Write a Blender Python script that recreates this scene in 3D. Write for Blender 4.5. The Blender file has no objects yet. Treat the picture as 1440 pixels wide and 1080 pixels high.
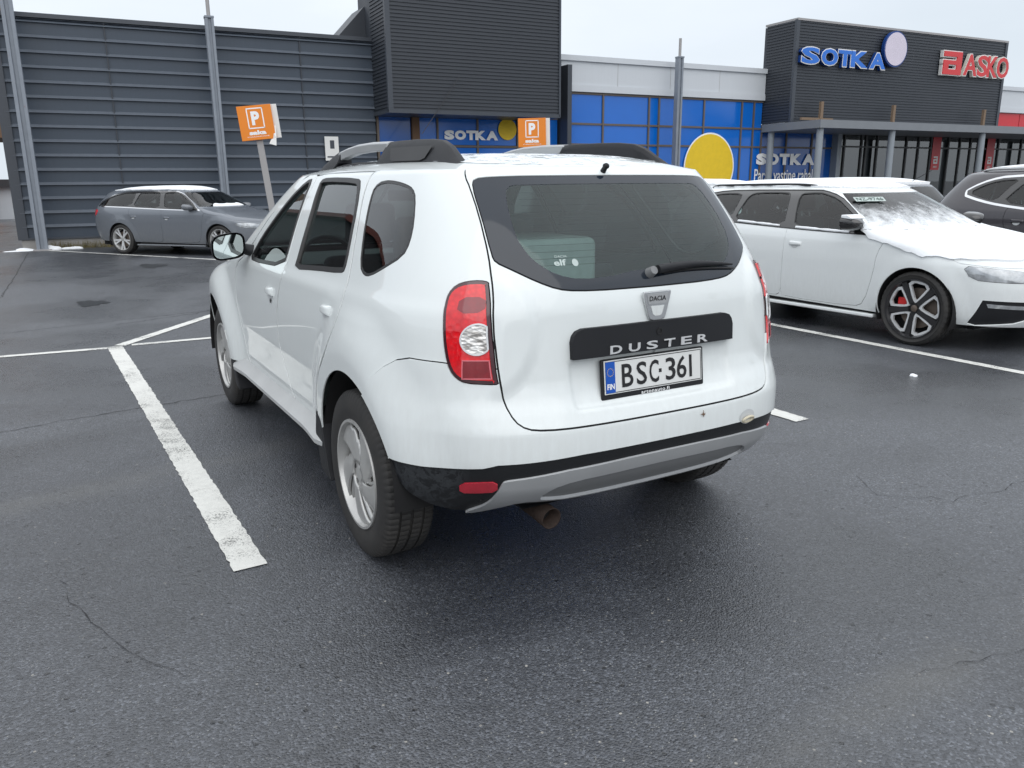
import bpy, bmesh, math, random
import numpy as np
from mathutils import Vector, Matrix
from mathutils.geometry import delaunay_2d_cdt
R = math.radians
SC = bpy.context.scene
COL = SC.collection

# ------------------------------------------------------------------ camera
FPX, PITCH, ROLL, CAMH, AZ = 1127.5, R(14.04), R(.52), 1.451, R(29.9)
def cam_dir(xr, yr, z=1.0):
    c, s = math.cos(ROLL), math.sin(ROLL)
    x = xr*c+yr*s; y = -xr*s+yr*c
    c, s = math.cos(PITCH), math.sin(PITCH)
    Y = z*c+y*s; Z = -z*s+y*c; X = x
    c, s = math.cos(AZ), math.sin(AZ)
    return Vector((X*c+Y*s, -X*s+Y*c, Z))
cd = bpy.data.cameras.new('camera'); cam = bpy.data.objects.new('camera', cd); COL.objects.link(cam)
fw = cam_dir(0, 0); rt = cam_dir(1, 0)-fw; up = cam_dir(0, 1)-fw
M = Matrix((rt, up, -fw)).transposed().to_4x4(); M.translation = Vector((0, 0, CAMH))
cam.matrix_world = M
cd.sensor_width = 36; cd.lens = FPX/1440*36; cd.clip_start = .05; cd.clip_end = 3000
SC.camera = cam
SC.render.engine = 'CYCLES'

# ------------------------------------------------------------------ light
SUN_EL, SUN_AZ = R(38), R(-160)
w = bpy.data.worlds.new('World'); SC.world = w; w.use_nodes = True
nt = w.node_tree; nt.nodes.clear()
out = nt.nodes.new('ShaderNodeOutputWorld'); bg = nt.nodes.new('ShaderNodeBackground')
sky = nt.nodes.new('ShaderNodeTexSky'); sky.sky_type = 'NISHITA'; sky.sun_disc = False
sky.sun_elevation = SUN_EL; sky.sun_rotation = SUN_AZ; sky.dust_density = 2.5; sky.air_density = 1.0
# the overcast: cloud cover mixed over the clear sky, a little brighter overhead
tc = nt.nodes.new('ShaderNodeTexCoord'); sep = nt.nodes.new('ShaderNodeSeparateXYZ')
ramp = nt.nodes.new('ShaderNodeValToRGB'); noi = nt.nodes.new('ShaderNodeTexNoise')
mx = nt.nodes.new('ShaderNodeMix'); mx.data_type = 'RGBA'; mp = nt.nodes.new('ShaderNodeMapping')
noi.inputs['Scale'].default_value = 1.6; noi.inputs['Detail'].default_value = 5; mp.inputs['Scale'].default_value = (1, 1, 3.5)
ad = nt.nodes.new('ShaderNodeMath'); ad.operation = 'MULTIPLY_ADD'; ad.inputs[1].default_value = .62; ad.inputs[2].default_value = -.31
ad2 = nt.nodes.new('ShaderNodeMath'); ad2.operation = 'ADD'
ramp.color_ramp.elements[0].position = 0.0; ramp.color_ramp.elements[0].color = (6.5, 7.2, 7.9, 1)
ramp.color_ramp.elements[1].position = .75; ramp.color_ramp.elements[1].color = (12.5, 12.9, 13.4, 1)
e = ramp.color_ramp.elements.new(.25); e.color = (7.8, 8.4, 9.1, 1)
mx.inputs['Factor'].default_value = .93
L = nt.links.new
L(tc.outputs['Generated'], sep.inputs[0]); L(tc.outputs['Generated'], mp.inputs[0]); L(mp.outputs[0], noi.inputs['Vector'])
L(noi.outputs['Fac'], ad.inputs[0]); L(ad.outputs[0], ad2.inputs[0]); L(sep.outputs['Z'], ad2.inputs[1]); L(ad2.outputs[0], ramp.inputs[0])
L(sky.outputs[0], mx.inputs['A']); L(ramp.outputs[0], mx.inputs['B']); L(mx.outputs['Result'], bg.inputs[0])
bg.inputs[1].default_value = .1
L(bg.outputs[0], out.inputs[0])
sd = bpy.data.lights.new('sun', 'SUN'); sd.energy = .8; sd.angle = R(70); sd.color = (1, .985, .96)
sun = bpy.data.objects.new('sun', sd); COL.objects.link(sun)
# Nishita: rotation measured from +Y towards +X
sdir = Vector((math.sin(SUN_AZ)*math.cos(SUN_EL), math.cos(SUN_AZ)*math.cos(SUN_EL), math.sin(SUN_EL)))
sun.rotation_euler = sdir.to_track_quat('Z', 'Y').to_euler()
SC.view_settings.view_transform = 'Standard'; SC.view_settings.look = 'None'
SC.view_settings.exposure = 0.22; SC.view_settings.gamma = 1.0
SC.cycles.max_bounces = 10; SC.cycles.transparent_max_bounces = 16

# ------------------------------------------------------------------ materials
MATS = {}
class NB:
    "small node-tree helper"
    def __init__(s, name):
        m = bpy.data.materials.new(name); m.use_nodes = True; s.m = m; s.t = m.node_tree; s.t.nodes.clear()
        s.o = s.n('OutputMaterial')
    def n(s, typ, **kw):
        x = s.t.nodes.new('ShaderNode'+typ)
        for k, v in kw.items():
            if k in x.bl_rna.properties.keys(): setattr(x, k, v)
            else: s.set(x, k, v)
        return x
    def set(s, x, k, v):
        k = k.replace('_', ' ')
        i = x.inputs[k] if not k.startswith('i') or not k[1:].isdigit() else x.inputs[int(k[1:])]
        if hasattr(v, 'is_output') or isinstance(v, bpy.types.NodeSocket): s.t.links.new(v, i)
        else: i.default_value = v
    def coord(s, kind='Object', scale=None):
        c = s.n('TexCoord').outputs[kind]
        if scale is None: return c
        mpn = s.n('Mapping', Scale=scale); s.set(mpn, 'Vector', c); return mpn.outputs[0]
    def noise(s, v, scale, detail=2, rough=.5, dist=0, out='Fac'):
        x = s.n('TexNoise', Scale=scale, Detail=detail, Roughness=rough, Distortion=dist, Vector=v); return x.outputs[out]
    def ramp(s, f, stops, interp='LINEAR'):
        x = s.n('ValToRGB'); s.set(x, 'Fac', f); r = x.color_ramp; r.interpolation = interp
        while len(r.elements) > 1: r.elements.remove(r.elements[-1])
        for i, (p, c) in enumerate(stops):
            e = r.elements[0] if i == 0 else r.elements.new(p)
            e.position = p; e.color = (c, c, c, 1) if not hasattr(c, '__len__') else tuple(c)+((1,) if len(c) == 3 else ())
        return x.outputs['Color']
    def math(s, op, a, b=0.0, c=0.0):
        x = s.n('Math', operation=op); s.set(x, 'i0', a); s.set(x, 'i1', b); s.set(x, 'i2', c); return x.outputs[0]
    def mix(s, f, a, b, blend='MIX'):
        x = s.n('Mix', data_type='RGBA', blend_type=blend); s.set(x, 'i0', f)
        for i, v in ((6, a), (7, b)):
            if not isinstance(v, bpy.types.NodeSocket): v = tuple(v)+((1,) if len(v) == 3 else ())
            s.set(x, 'i%d' % i, v)
        return x.outputs[2]
    def bump(s, h, strength=.3, dist=.01, n=None):
        x = s.n('Bump', Strength=strength, Distance=dist, Height=h)
        if n is not None: s.set(x, 'Normal', n)
        return x.outputs[0]
    def bsdf(s, **kw):
        x = s.n('BsdfPrincipled')
        for k, v in kw.items():
            if k == 'Base_Color' and not isinstance(v, bpy.types.NodeSocket): v = tuple(v)+((1,) if len(v) == 3 else ())
            s.set(x, k, v)
        return x
    def done(s, sh): s.t.links.new(sh.outputs[0], s.o.inputs['Surface']); return s.m

def simple(name, col, rough=.5, metal=0, spec=.5, coat=0, var=.12, vscale=6, bump=0, bscale=80, emit=None):
    b = NB(name); v = b.coord()
    n = b.noise(v, vscale, 4, .6)
    c1 = [x*(1-var) for x in col]; c2 = [min(1, x*(1+var)) for x in col]
    kw = dict(Base_Color=b.mix(n, c1, c2), Metallic=metal, Specular_IOR_Level=spec, Coat_Weight=coat, Coat_Roughness=.04)
    kw['Roughness'] = b.math('MULTIPLY_ADD', n, rough*.3, rough*.85)
    if bump: kw['Normal'] = b.bump(b.noise(v, bscale, 3), bump, .004)
    if emit: kw['Emission_Color'] = tuple(col)+(1,); kw['Emission_Strength'] = emit
    return b.done(b.bsdf(**kw))

def two_sided(b, front, back):
    g = b.n('NewGeometry'); m = b.n('MixShader'); b.set(m, 'i0', g.outputs['Backfacing'])
    b.t.links.new(front.outputs[0], m.inputs[1]); b.t.links.new(back.outputs[0], m.inputs[2]); return m

def paint(name, col, flake=0, dirt=.5, rough=.28):
    "car paint: clear coat, faint orange peel, road film low down; the inner side of the sheet is dark trim"
    b = NB(name); v = b.coord()
    sp = b.n('SeparateXYZ'); b.set(sp, 'i0', v); z = sp.outputs['Z']
    n1 = b.noise(v, 9, 5, .65); n2 = b.noise(b.coord(scale=(3, 3, .6)), 14, 4, .7)
    low = b.math('MULTIPLY', b.ramp(z, [(0, 1), (.25, 1), (.62, .42), (.9, .16), (1.0, .06)]), b.ramp(n2, [(.3, .15), (.7, 1)]))
    d = b.math('MULTIPLY', low, dirt)
    base = b.mix(n1, [x*.985 for x in col], [min(1, x*1.01) for x in col])
    c = b.mix(d, base, (.33, .31, .28))
    nn = b.bump(b.noise(v, 260, 2), .015, .001)
    f = b.bsdf(Base_Color=c, Roughness=b.math('MULTIPLY_ADD', d, .4, rough+.15), Metallic=flake, Specular_IOR_Level=.15 if not flake else .5, Coat_Weight=b.math('MULTIPLY_ADD', d, -1.2, 1.0), Coat_Roughness=.03, Normal=nn)
    k = b.bsdf(Base_Color=(.16, .165, .165), Roughness=.85)
    return b.done(two_sided(b, f, k))

def glassy(name, tint=(.10, .13, .13), refl=1.0, dirt=0.0, ior=1.45):
    b = NB(name); v = b.coord()
    t = b.n('BsdfTransparent', Color=tuple(tint)+(1,)); g = b.n('BsdfGlossy', Color=(refl, refl, refl, 1), Roughness=.008)
    fr = b.n('Fresnel', IOR=ior); 
    f = b.math('MULTIPLY_ADD', fr.outputs[0], 1.0, .012)
    m = b.n('MixShader'); b.set(m, 'i0', f)
    b.t.links.new(t.outputs[0], m.inputs[1]); b.t.links.new(g.outputs[0], m.inputs[2])
    if dirt:
        df = b.n('BsdfDiffuse', Color=(.19, .30, .30, 1)); m2 = b.n('MixShader')
        n = b.noise(b.coord(scale=(4, 4, 1)), 6, 5, .7)
        b.set(m2, 'i0', b.math('MULTIPLY', b.ramp(n, [(.2, .5), (.8, 1)]), dirt))
        b.t.links.new(m.outputs[0], m2.inputs[1]); b.t.links.new(df.outputs[0], m2.inputs[2]); m = m2
    return b.done(m)

def build_mats():
    Mt = MATS
    Mt['white'] = paint('white_car_paint', (.76, .80, .80), dirt=.30)
    Mt['white2'] = paint('clean_white_car_paint', (.80, .835, .84), dirt=.15)
    Mt['silver_blue'] = paint('grey_metallic_paint', (.165, .185, .215), flake=.35, dirt=.3, rough=.35)
    Mt['dark_brown'] = paint('dark_metallic_paint', (.035, .032, .04), flake=.3, dirt=.3, rough=.35)
    Mt['glass'] = glassy('side_glass', (.60, .70, .68), 1, .0)
    Mt['glass_dark'] = glassy('privacy_glass', (.55, .65, .64), 1, .0)
    Mt['glass_rear'] = glassy('dusty_rear_glass', (.80, .97, .94), 1, .09)
    Mt['frit'] = simple('black_glass_border', (.014, .020, .030), .06, spec=.6, var=.2)
    Mt['plastic'] = simple('grained_black_plastic', (.016, .017, .020), .52, spec=.3, var=.25, bump=.25, bscale=500)
    Mt['plastic_worn'] = None
    Mt['rubber'] = simple('rubber_seal', (.015, .015, .016), .45, var=.2)
    Mt['satin'] = simple('satin_silver_plastic', (.42, .43, .44), .42, metal=.35, var=.08)
    Mt['sillgrey'] = simple('dusty_white_sill_trim', (.46, .47, .47), .5, var=.15)
    Mt['chrome'] = simple('chrome', (.72, .73, .75), .12, metal=1, var=.05)
    Mt['alloy'] = simple('silver_alloy', (.50, .50, .49), .36, metal=.55, var=.16, vscale=14)
    Mt['alloy_dark'] = simple('black_alloy', (.02, .02, .022), .25, spec=.6)
    Mt['alloy_cut'] = simple('machined_alloy', (.80, .81, .82), .3, metal=.5, var=.06)
    Mt['iron'] = simple('brake_disc_iron', (.16, .13, .11), .55, metal=.6, var=.3, vscale=30)
    Mt['dark'] = simple('black_cavity', (.010, .010, .011), .9)
    Mt['rust'] = simple('rusty_pipe', (.045, .030, .024), .8, metal=.3, var=.6, vscale=40, bump=.4, bscale=150)
    Mt['fabric'] = simple('dark_seat_fabric', (.075, .08, .09), .95, var=.25, vscale=40, bump=.3, bscale=600)
    Mt['greyfabric'] = simple('grey_cloth', (.22, .25, .245), .95, var=.25, vscale=30)
    Mt['trim'] = simple('dark_interior_trim', (.09, .095, .10), .7)
    Mt['caliper'] = simple('red_brake_caliper', (.55, .02, .02), .4)
    # tyre rubber: dusty brown sidewall film
    b = NB('tyre_rubber'); v = b.coord(); n = b.noise(v, 30, 5, .7); n2 = b.noise(v, 7, 3)
    c = b.mix(n, (.018, .018, .019), (.034, .033, .032)); c = b.mix(b.ramp(n2, [(.45, 0), (.75, .5)]), c, (.055, .05, .045))
    Mt['tyre'] = b.done(b.bsdf(Base_Color=c, Roughness=.72, Normal=b.bump(b.noise(v, 220, 3), .25, .002)))
    # scuffed bumper plastic
    b = NB('scuffed_black_plastic'); v = b.coord(); n = b.noise(v, 22, 8, .75, 1.2)
    sp = b.n('SeparateXYZ'); b.set(sp, 'i0', v)
    reg = b.math('MULTIPLY', b.ramp(sp.outputs['Y'], [(.70, 0), (.74, 1)]), b.ramp(n, [(.47, 0), (.52, 1)]))
    c = b.mix(reg, (.014, .015, .017), (.029, .032, .036))
    Mt['plastic_worn'] = b.done(b.bsdf(Base_Color=c, Specular_IOR_Level=.35, Roughness=b.math('MULTIPLY_ADD', reg, .3, .38), Normal=b.bump(b.math('ADD', n, b.noise(v, 400, 2)), .3, .002)))
    # lamp lenses
    b = NB('red_lamp_lens'); v = b.coord(); n = b.noise(v, 55, 1); wv = b.n('TexVoronoi', Scale=60.0); b.set(wv, 'Vector', v)
    c = b.mix(b.ramp(wv.outputs['Distance'], [(0, 0), (.9, 1)]), (.85, .004, .012), (.58, .003, .01))
    Mt['red_lens'] = b.done(b.bsdf(Base_Color=c, Roughness=.12, Coat_Weight=1.0, Coat_Roughness=.02, Subsurface_Weight=0.0, Normal=b.bump(wv.outputs['Distance'], .25, .003)))
    Mt['dark_lens'] = simple('dark_red_lamp_lens', (.22, .004, .012), .1, coat=1, var=.4, vscale=30)
    Mt['lamp_edge'] = simple('maroon_lamp_edge', (.05, .006, .012), .15, coat=1)
    b = NB('clear_lamp_lens'); v = b.coord(scale=(1, 1, 2.2)); wv = b.n('TexVoronoi', Scale=48.0); b.set(wv, 'Vector', v)
    c = b.mix(b.ramp(b.noise(v, 26, 3), [(.4, 0), (.6, 1)]), (.34, .32, .30), (.82, .81, .79))  # bright noise blotches in the base colour stand in for lens highlights
    Mt['clear_lens'] = b.done(b.bsdf(Base_Color=c, Metallic=.35, Roughness=.22, Coat_Weight=1.0, Normal=b.bump(wv.outputs['Distance'], .6, .006)))
    Mt['reflector'] = simple('red_reflector', (.42, .012, .03), .15, coat=1, var=.25, vscale=30)
    Mt['headlamp'] = simple('headlamp_glass', (.38, .40, .42), .1, metal=.4, coat=1, var=.7, vscale=18)
    # snow
    b = NB('snow'); v = b.coord(); n = b.noise(v, 40, 5, .7)
    Mt['snow'] = b.done(b.bsdf(Base_Color=b.mix(n, (.84, .87, .90), (.93, .95, .97)), Roughness=.85, Subsurface_Weight=.0, Normal=b.bump(n, .35, .01)))
    b = NB('patchy_snow'); v = b.coord(); n = b.noise(v, 16, 7, .72); n2 = b.noise(v, 2.2, 2)
    sp = b.n('SeparateXYZ'); 
    tr = b.n('BsdfTransparent'); f = b.bsdf(Base_Color=(.88, .91, .94), Roughness=.8, Normal=b.bump(n, .5, .01)); m = b.n('MixShader')
    b.set(m, 'i0', b.ramp(b.math('ADD', b.math('MULTIPLY', n, .6), b.math('MULTIPLY', n2, .4)), [(.50, 0), (.56, .8)]))
    b.t.links.new(tr.outputs[0], m.inputs[1]); b.t.links.new(f.outputs[0], m.inputs[2]); Mt['snow_patchy'] = b.done(m)
    # flat colours
    Mt['plate_white'] = simple('plate_white', (.72, .73, .72), .35, var=.08, vscale=12)
    Mt['plate_blue'] = simple('plate_blue', (.01, .09, .45), .35)
    Mt['black_ink'] = simple('black_ink', (.015, .015, .017), .4)
    Mt['white_ink'] = simple('white_ink', (.88, .89, .90), .45)
    Mt['grey_ink'] = simple('faded_white_sticker', (.45, .52, .50), .6)
    Mt['yellow_ink'] = simple('yellow_ink', (.80, .55, .02), .5)
    Mt['skin_lamp'] = simple('cream_plastic', (.60, .55, .42), .45)
build_mats()
def pchip(xs,ys):
    xs=np.array(xs,float);ys=np.array(ys,float);h=np.diff(xs);d=np.diff(ys)/h
    m=np.zeros(len(xs));m[0]=d[0];m[-1]=d[-1]
    for i in range(1,len(xs)-1):
        if d[i-1]*d[i]>0:
            w1=2*h[i]+h[i-1];w2=h[i]+2*h[i-1];m[i]=(w1+w2)/(w1/d[i-1]+w2/d[i])
    def F(x):
        x=np.clip(np.asarray(x,float),xs[0],xs[-1]);i=np.clip(np.searchsorted(xs,x,side='right')-1,0,len(xs)-2)
        t=(x-xs[i])/h[i]
        return ((1+2*t)*(1-t)**2*ys[i]+t*(1-t)**2*h[i]*m[i]+t*t*(3-2*t)*ys[i+1]+t*t*(t-1)*h[i]*m[i+1])
    return F
def sm(a,b,x):
    t=np.clip((np.asarray(x,float)-a)/(b-a),0,1);return t*t*(3-2*t)
NG=np.linspace(2.2,5.2,31)
def tables(a,b,M=400):
    out=[];L=None
    for n in NG:
        t=np.linspace(0,1,6001);ph=np.pi/2*t*t*(3-2*t)
        x=a*(1-np.cos(ph)**(2/n));y=b*np.sin(ph)**(2/n)
        s=np.concatenate([[0],np.cumsum(np.hypot(np.diff(x),np.diff(y)))])
        k=np.linspace(0,1,M);f=np.interp(k*s[-1],s,t)
        out.append(f)
        if L is None or abs(n-3.2)<.05: L=s[-1]
    return np.array(out),L
def ph_of(T,k,n):
    # k fraction 0..1, n exponent -> phi   (T stores t)
    M=T.shape[1];k=np.clip(k,0,1)*(M-1);i=np.clip(k.astype(int),0,M-2);fk=k-i
    g=(np.clip(n,NG[0],NG[-1])-NG[0])/(NG[1]-NG[0]);j=np.clip(g.astype(int),0,len(NG)-2);fj=g-j
    v=(T[j,i]*(1-fk)+T[j,i+1]*fk)*(1-fj)+(T[j+1,i]*(1-fk)+T[j+1,i+1]*fk)*fj
    return np.pi/2*v*v*(3-2*v)
class Shell:
    """car skin: s runs from the rear centre round the corner, along the side, to the front centre; t is height, then roof"""
    def __init__(S,XR,WS,XF,XE,NN,NF,H,X0=.1,ZT=1.5,flares=(),disp=None,roofp=4.,RS=.6):
        S.XR=pchip(*XR);S.WS=pchip(*WS);S.XF=pchip(*XF);S.XE=pchip(*XE);S.NN=pchip(*NN);S.NF=pchip(*NF);S.H=pchip(*H)
        S.X0=X0;S.ZT=ZT;S.fl=flares;S.disp=disp;S.rp=roofp;S.RS=RS
        S.TR,S.S1=tables(X0-float(S.XR(.8)),float(S.WS(.8)))
        S.TF,L=tables(1.3,float(S.WS(.8)))
        S.S3=S.S1+float(S.XE(.8))-X0+L
        S.TM=ZT+RS*.998
    def base(S,s,t):
        s=np.asarray(s,float);t=np.asarray(t,float);s,t=np.broadcast_arrays(s,t)
        z=np.minimum(t,S.ZT);q=np.clip((t-S.ZT)/S.RS,0,.9985)
        a=np.abs(s);X0=S.X0
        n=S.NN(z);xr=S.XR(z);w=S.WS(z);xf=S.XF(z);xe=S.XE(z);nf=S.NF(z)
        ph=ph_of(S.TR,a/S.S1,n)
        xR=X0-(X0-xr)*np.cos(ph)**(2/n);yR=w*np.sin(ph)**(2/n)
        se=S.S1+xe-X0
        pf=ph_of(S.TF,(S.S3-a)/(S.S3-se),nf)
        xF=xe+(xf-xe)*np.cos(pf)**(2/nf);yF=w*np.sin(pf)**(2/nf)
        x=np.where(a<S.S1,xR,np.where(a<se,X0+a-S.S1,xF));y=np.where(a<S.S1,yR,np.where(a<se,w,yF))
        k=sm(.5,.8,y/w)
        for cx,cz,A,r0,r1 in S.fl:
            r=np.hypot(x-cx,(z-cz)*.92)
            y=y+k*A*(1-sm(r0,r1,r))*sm(.12,.35,z)*(1-sm(.95,1.08,z))
        # roof
        y=y*(1-q);xc=np.clip(x,X0,xe);x=xc+(x-xc)*(1-q)
        zz=z+S.H(x)*(1-(1-q)**S.rp)
        y=y*np.where(s<0,-1,1)
        return np.stack([x,y,zz],-1)
    def nrm(S,s,t,f=None,e=4e-4):
        f=f or S.base
        s=np.asarray(s,float);t=np.asarray(t,float)
        s=np.where(np.abs(s)<e,e,s)
        a=f(s+e,t)-f(s-e,t)
        t2=np.minimum(t+e,S.TM);b=f(s,t2)-f(s,t2-2*e)
        n=np.cross(a,b);n/=np.linalg.norm(n,axis=-1,keepdims=True)+1e-12
        n=np.where((s<0)[...,None],n,n)
        return -n
    def P(S,s,t):
        p=S.base(s,t)
        if S.disp is None: return p
        return p+S.nrm(s,t)*S.disp(s,t,p)[...,None]
    def N(S,s,t): return S.nrm(s,t,S.P)
    def s_of(S,x,z):
        "s on the left side for given x"
        x=np.atleast_1d(np.asarray(x,float));z=np.broadcast_to(np.asarray(z,float),x.shape)
        lo=np.full(x.shape,S.S1*.45);hi=np.full(x.shape,S.S3-.1)
        for k in range(40):
            m=(lo+hi)/2;c=S.base(m,z)[...,0]<x;lo=np.where(c,m,lo);hi=np.where(c,hi,m)
        return (lo+hi)/2
# ------------------------------------------------------------------ object helpers
def link(o, parent=None):
    COL.objects.link(o)
    if parent is not None: o.parent = parent
    return o
def mesh_obj(name, verts, faces, mat, parent=None, smooth=False, normals=None, mats=None, mi=None):
    me = bpy.data.meshes.new(name); me.from_pydata([tuple(map(float, v)) for v in verts], [], [tuple(map(int, f)) for f in faces]); me.update()
    for m in (mats or [mat]): me.materials.append(MATS[m] if isinstance(m, str) else m)
    if mi is not None: me.polygons.foreach_set('material_index', mi)
    if smooth or normals is not None: me.polygons.foreach_set('use_smooth', [True]*len(me.polygons))
    if normals is not None: me.normals_split_custom_set_from_vertices([tuple(map(float, n)) for n in normals])
    o = bpy.data.objects.new(name, me); return link(o, parent)
def empty(name, loc=(0, 0, 0), rz=0, label=None, cat=None, group=None, scale=1, parent=None):
    o = bpy.data.objects.new(name, None); o.empty_display_size = .2; link(o, parent)
    o.location = loc; o.rotation_euler = (0, 0, rz); o.scale = (scale,)*3
    return tag(o, label, cat, group)
def tag(o, label=None, cat=None, group=None, kind=None):
    if label: o['label'] = label
    if cat: o['category'] = cat
    if group: o['group'] = group
    if kind: o['kind'] = kind
    return o
class MB:
    "collects shapes into one mesh"
    def __init__(s): s.v = []; s.f = []; s.m = []; s.cur = 0
    def add(s, V, F):
        k = len(s.v); s.v += [tuple(map(float, p)) for p in V]; s.f += [tuple(i+k for i in f) for f in F]; s.m += [s.cur]*len(F); return s
    def box(s, a, b):
        (x0, y0, z0), (x1, y1, z1) = a, b
        V = [(x0, y0, z0), (x1, y0, z0), (x1, y1, z0), (x0, y1, z0), (x0, y0, z1), (x1, y0, z1), (x1, y1, z1), (x0, y1, z1)]
        return s.add(V, [(0, 3, 2, 1), (4, 5, 6, 7), (0, 1, 5, 4), (1, 2, 6, 5), (2, 3, 7, 6), (3, 0, 4, 7)])
    def quad(s, *p): return s.add(p, [tuple(range(len(p)))])
    def tube(s, pts, rad, n=12, cap=True):
        P_ = [Vector(p) for p in pts]; rings = []; r = rad if hasattr(rad, '__len__') else [rad]*len(P_)
        ref = None
        for i, p in enumerate(P_):
            d = (P_[min(i+1, len(P_)-1)]-P_[max(i-1, 0)]).normalized()
            if ref is None: ref = Vector((0, 0, 1)) if abs(d.z) < .9 else Vector((1, 0, 0))
            a = d.cross(ref).normalized(); b_ = a.cross(d).normalized(); ref = b_
            rings.append([p+a*math.cos(2*math.pi*k/n)*r[i]+b_*math.sin(2*math.pi*k/n)*r[i] for k in range(n)])
        V = [q for ring in rings for q in ring]; F = []
        for i in range(len(rings)-1):
            for k in range(n): F.append((i*n+k, (i+1)*n+k, (i+1)*n+(k+1) % n, i*n+(k+1) % n))
        if cap: F += [tuple(range(n)), tuple(reversed(range((len(rings)-1)*n, len(rings)*n)))]
        return s.add(V, F)
    def lathe(s, prof, n=48, axis='y', c=(0, 0, 0), mod=None):
        "profile of (axial, radius)"
        V = []; F = []; m = len(prof)
        for k in range(n):
            a = 2*math.pi*k/n
            for i, (h, r) in enumerate(prof):
                if mod: r = mod(k, i, r)
                x, z = r*math.cos(a), r*math.sin(a)
                V.append((c[0]+x, c[1]+h, c[2]+z) if axis == 'y' else ((c[0]+x, c[1]+z, c[2]+h) if axis == 'z' else (c[0]+h, c[1]+x, c[2]+z)))
        for k in range(n):
            for i in range(m-1):
                q = (k*m+i, k*m+i+1, ((k+1) % n)*m+i+1, ((k+1) % n)*m+i)
                F.append(q if axis == 'y' else tuple(reversed(q)))
        return s.add(V, F)
    def prism(s, poly, a, b, plane='xz'):
        "extrude a 2-D outline between a and b along the remaining axis"
        n = len(poly); mk = {'xz': lambda p, h: (p[0], h, p[1]), 'yz': lambda p, h: (h, p[0], p[1]), 'xy': lambda p, h: (p[0], p[1], h)}[plane]
        V = [mk(p, a) for p in poly]+[mk(p, b) for p in poly]
        F = [tuple(range(n)), tuple(reversed(range(n, 2*n)))]+[(i, i+n, (i+1) % n+n, (i+1) % n) for i in range(n)]
        return s.add(V, F)
    def build(s, name, mat, parent=None, smooth=False, bevel=0, seg=2, angle=40, fix=True, mats=None):
        me = bpy.data.meshes.new(name); me.from_pydata(s.v, [], s.f); me.update()
        for m in (mats or [mat]): me.materials.append(MATS[m] if isinstance(m, str) else m)
        if mats: me.polygons.foreach_set('material_index', s.m)
        if fix:
            bm = bmesh.new(); bm.from_mesh(me); bmesh.ops.recalc_face_normals(bm, faces=bm.faces); bm.to_mesh(me); bm.free()
        if smooth:
            me.polygons.foreach_set('use_smooth', [True]*len(me.polygons)); me.set_sharp_from_angle(angle=R(angle))
        o = bpy.data.objects.new(name, me); link(o, parent)
        if bevel:
            b = o.modifiers.new('bevel', 'BEVEL'); b.width = bevel; b.segments = seg; b.limit_method = 'ANGLE'; b.angle_limit = R(35)
            me.polygons.foreach_set('use_smooth', [True]*len(me.polygons)); b.harden_normals = True
        return o
def text_mesh(txt, size=1, extrude=0, offset=0, bold=0, shear=0, align='CENTER', sx=1, spacing=1):
    c = bpy.data.curves.new('lettering', 'FONT'); c.body = txt; c.size = size; c.extrude = extrude; c.offset = offset
    c.align_x = align; c.align_y = 'CENTER'; c.shear = shear; c.space_character = spacing; c.resolution_u = 3
    o = bpy.data.objects.new('lettering', c); COL.objects.link(o)
    dg = bpy.context.evaluated_depsgraph_get(); me = bpy.data.meshes.new_from_object(o.evaluated_get(dg))
    bpy.data.objects.remove(o); bpy.data.curves.remove(c)
    V = [(v.co.x*sx, v.co.y, v.co.z) for v in me.vertices]; F = [tuple(p.vertices) for p in me.polygons]
    bpy.data.meshes.remove(me); return V, F
def text_obj(name, txt, mat, parent, origin, ex, ey, size, extrude=.001, **kw):
    "lettering laid on a plane: ex = reading direction, ey = up"
    V, F = text_mesh(txt, size, extrude, **kw); ex = Vector(ex).normalized(); ey = Vector(ey).normalized(); ez = ex.cross(ey)
    O = Vector(origin)
    return mesh_obj(name, [O+ex*a+ey*b_+ez*c for a, b_, c in V], F, mat, parent)

def text_fit(name, txt, mat, parent, c, ex, ey, w, h, extrude=.001, offset=0, shear=0, spacing=1):
    "lettering scaled to w by h and centred on c"
    V, F = text_mesh(txt, 1.0, 0, offset=offset, shear=shear, spacing=spacing)
    xs = [v[0] for v in V]; ys = [v[1] for v in V]; x0, x1, y0, y1 = min(xs), max(xs), min(ys), max(ys)
    ex = Vector(ex).normalized(); ey = Vector(ey).normalized(); ez = ex.cross(ey); O = Vector(c)
    Q = [O+ex*((v[0]-(x0+x1)/2)/(x1-x0)*w)+ey*((v[1]-(y0+y1)/2)/(y1-y0)*h)+ez*extrude for v in V]
    o = mesh_obj(name, Q, F, mat, parent)
    if extrude > .0015:
        md = o.modifiers.new('depth', 'SOLIDIFY'); md.thickness = extrude; md.offset = -1
    return o

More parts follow.
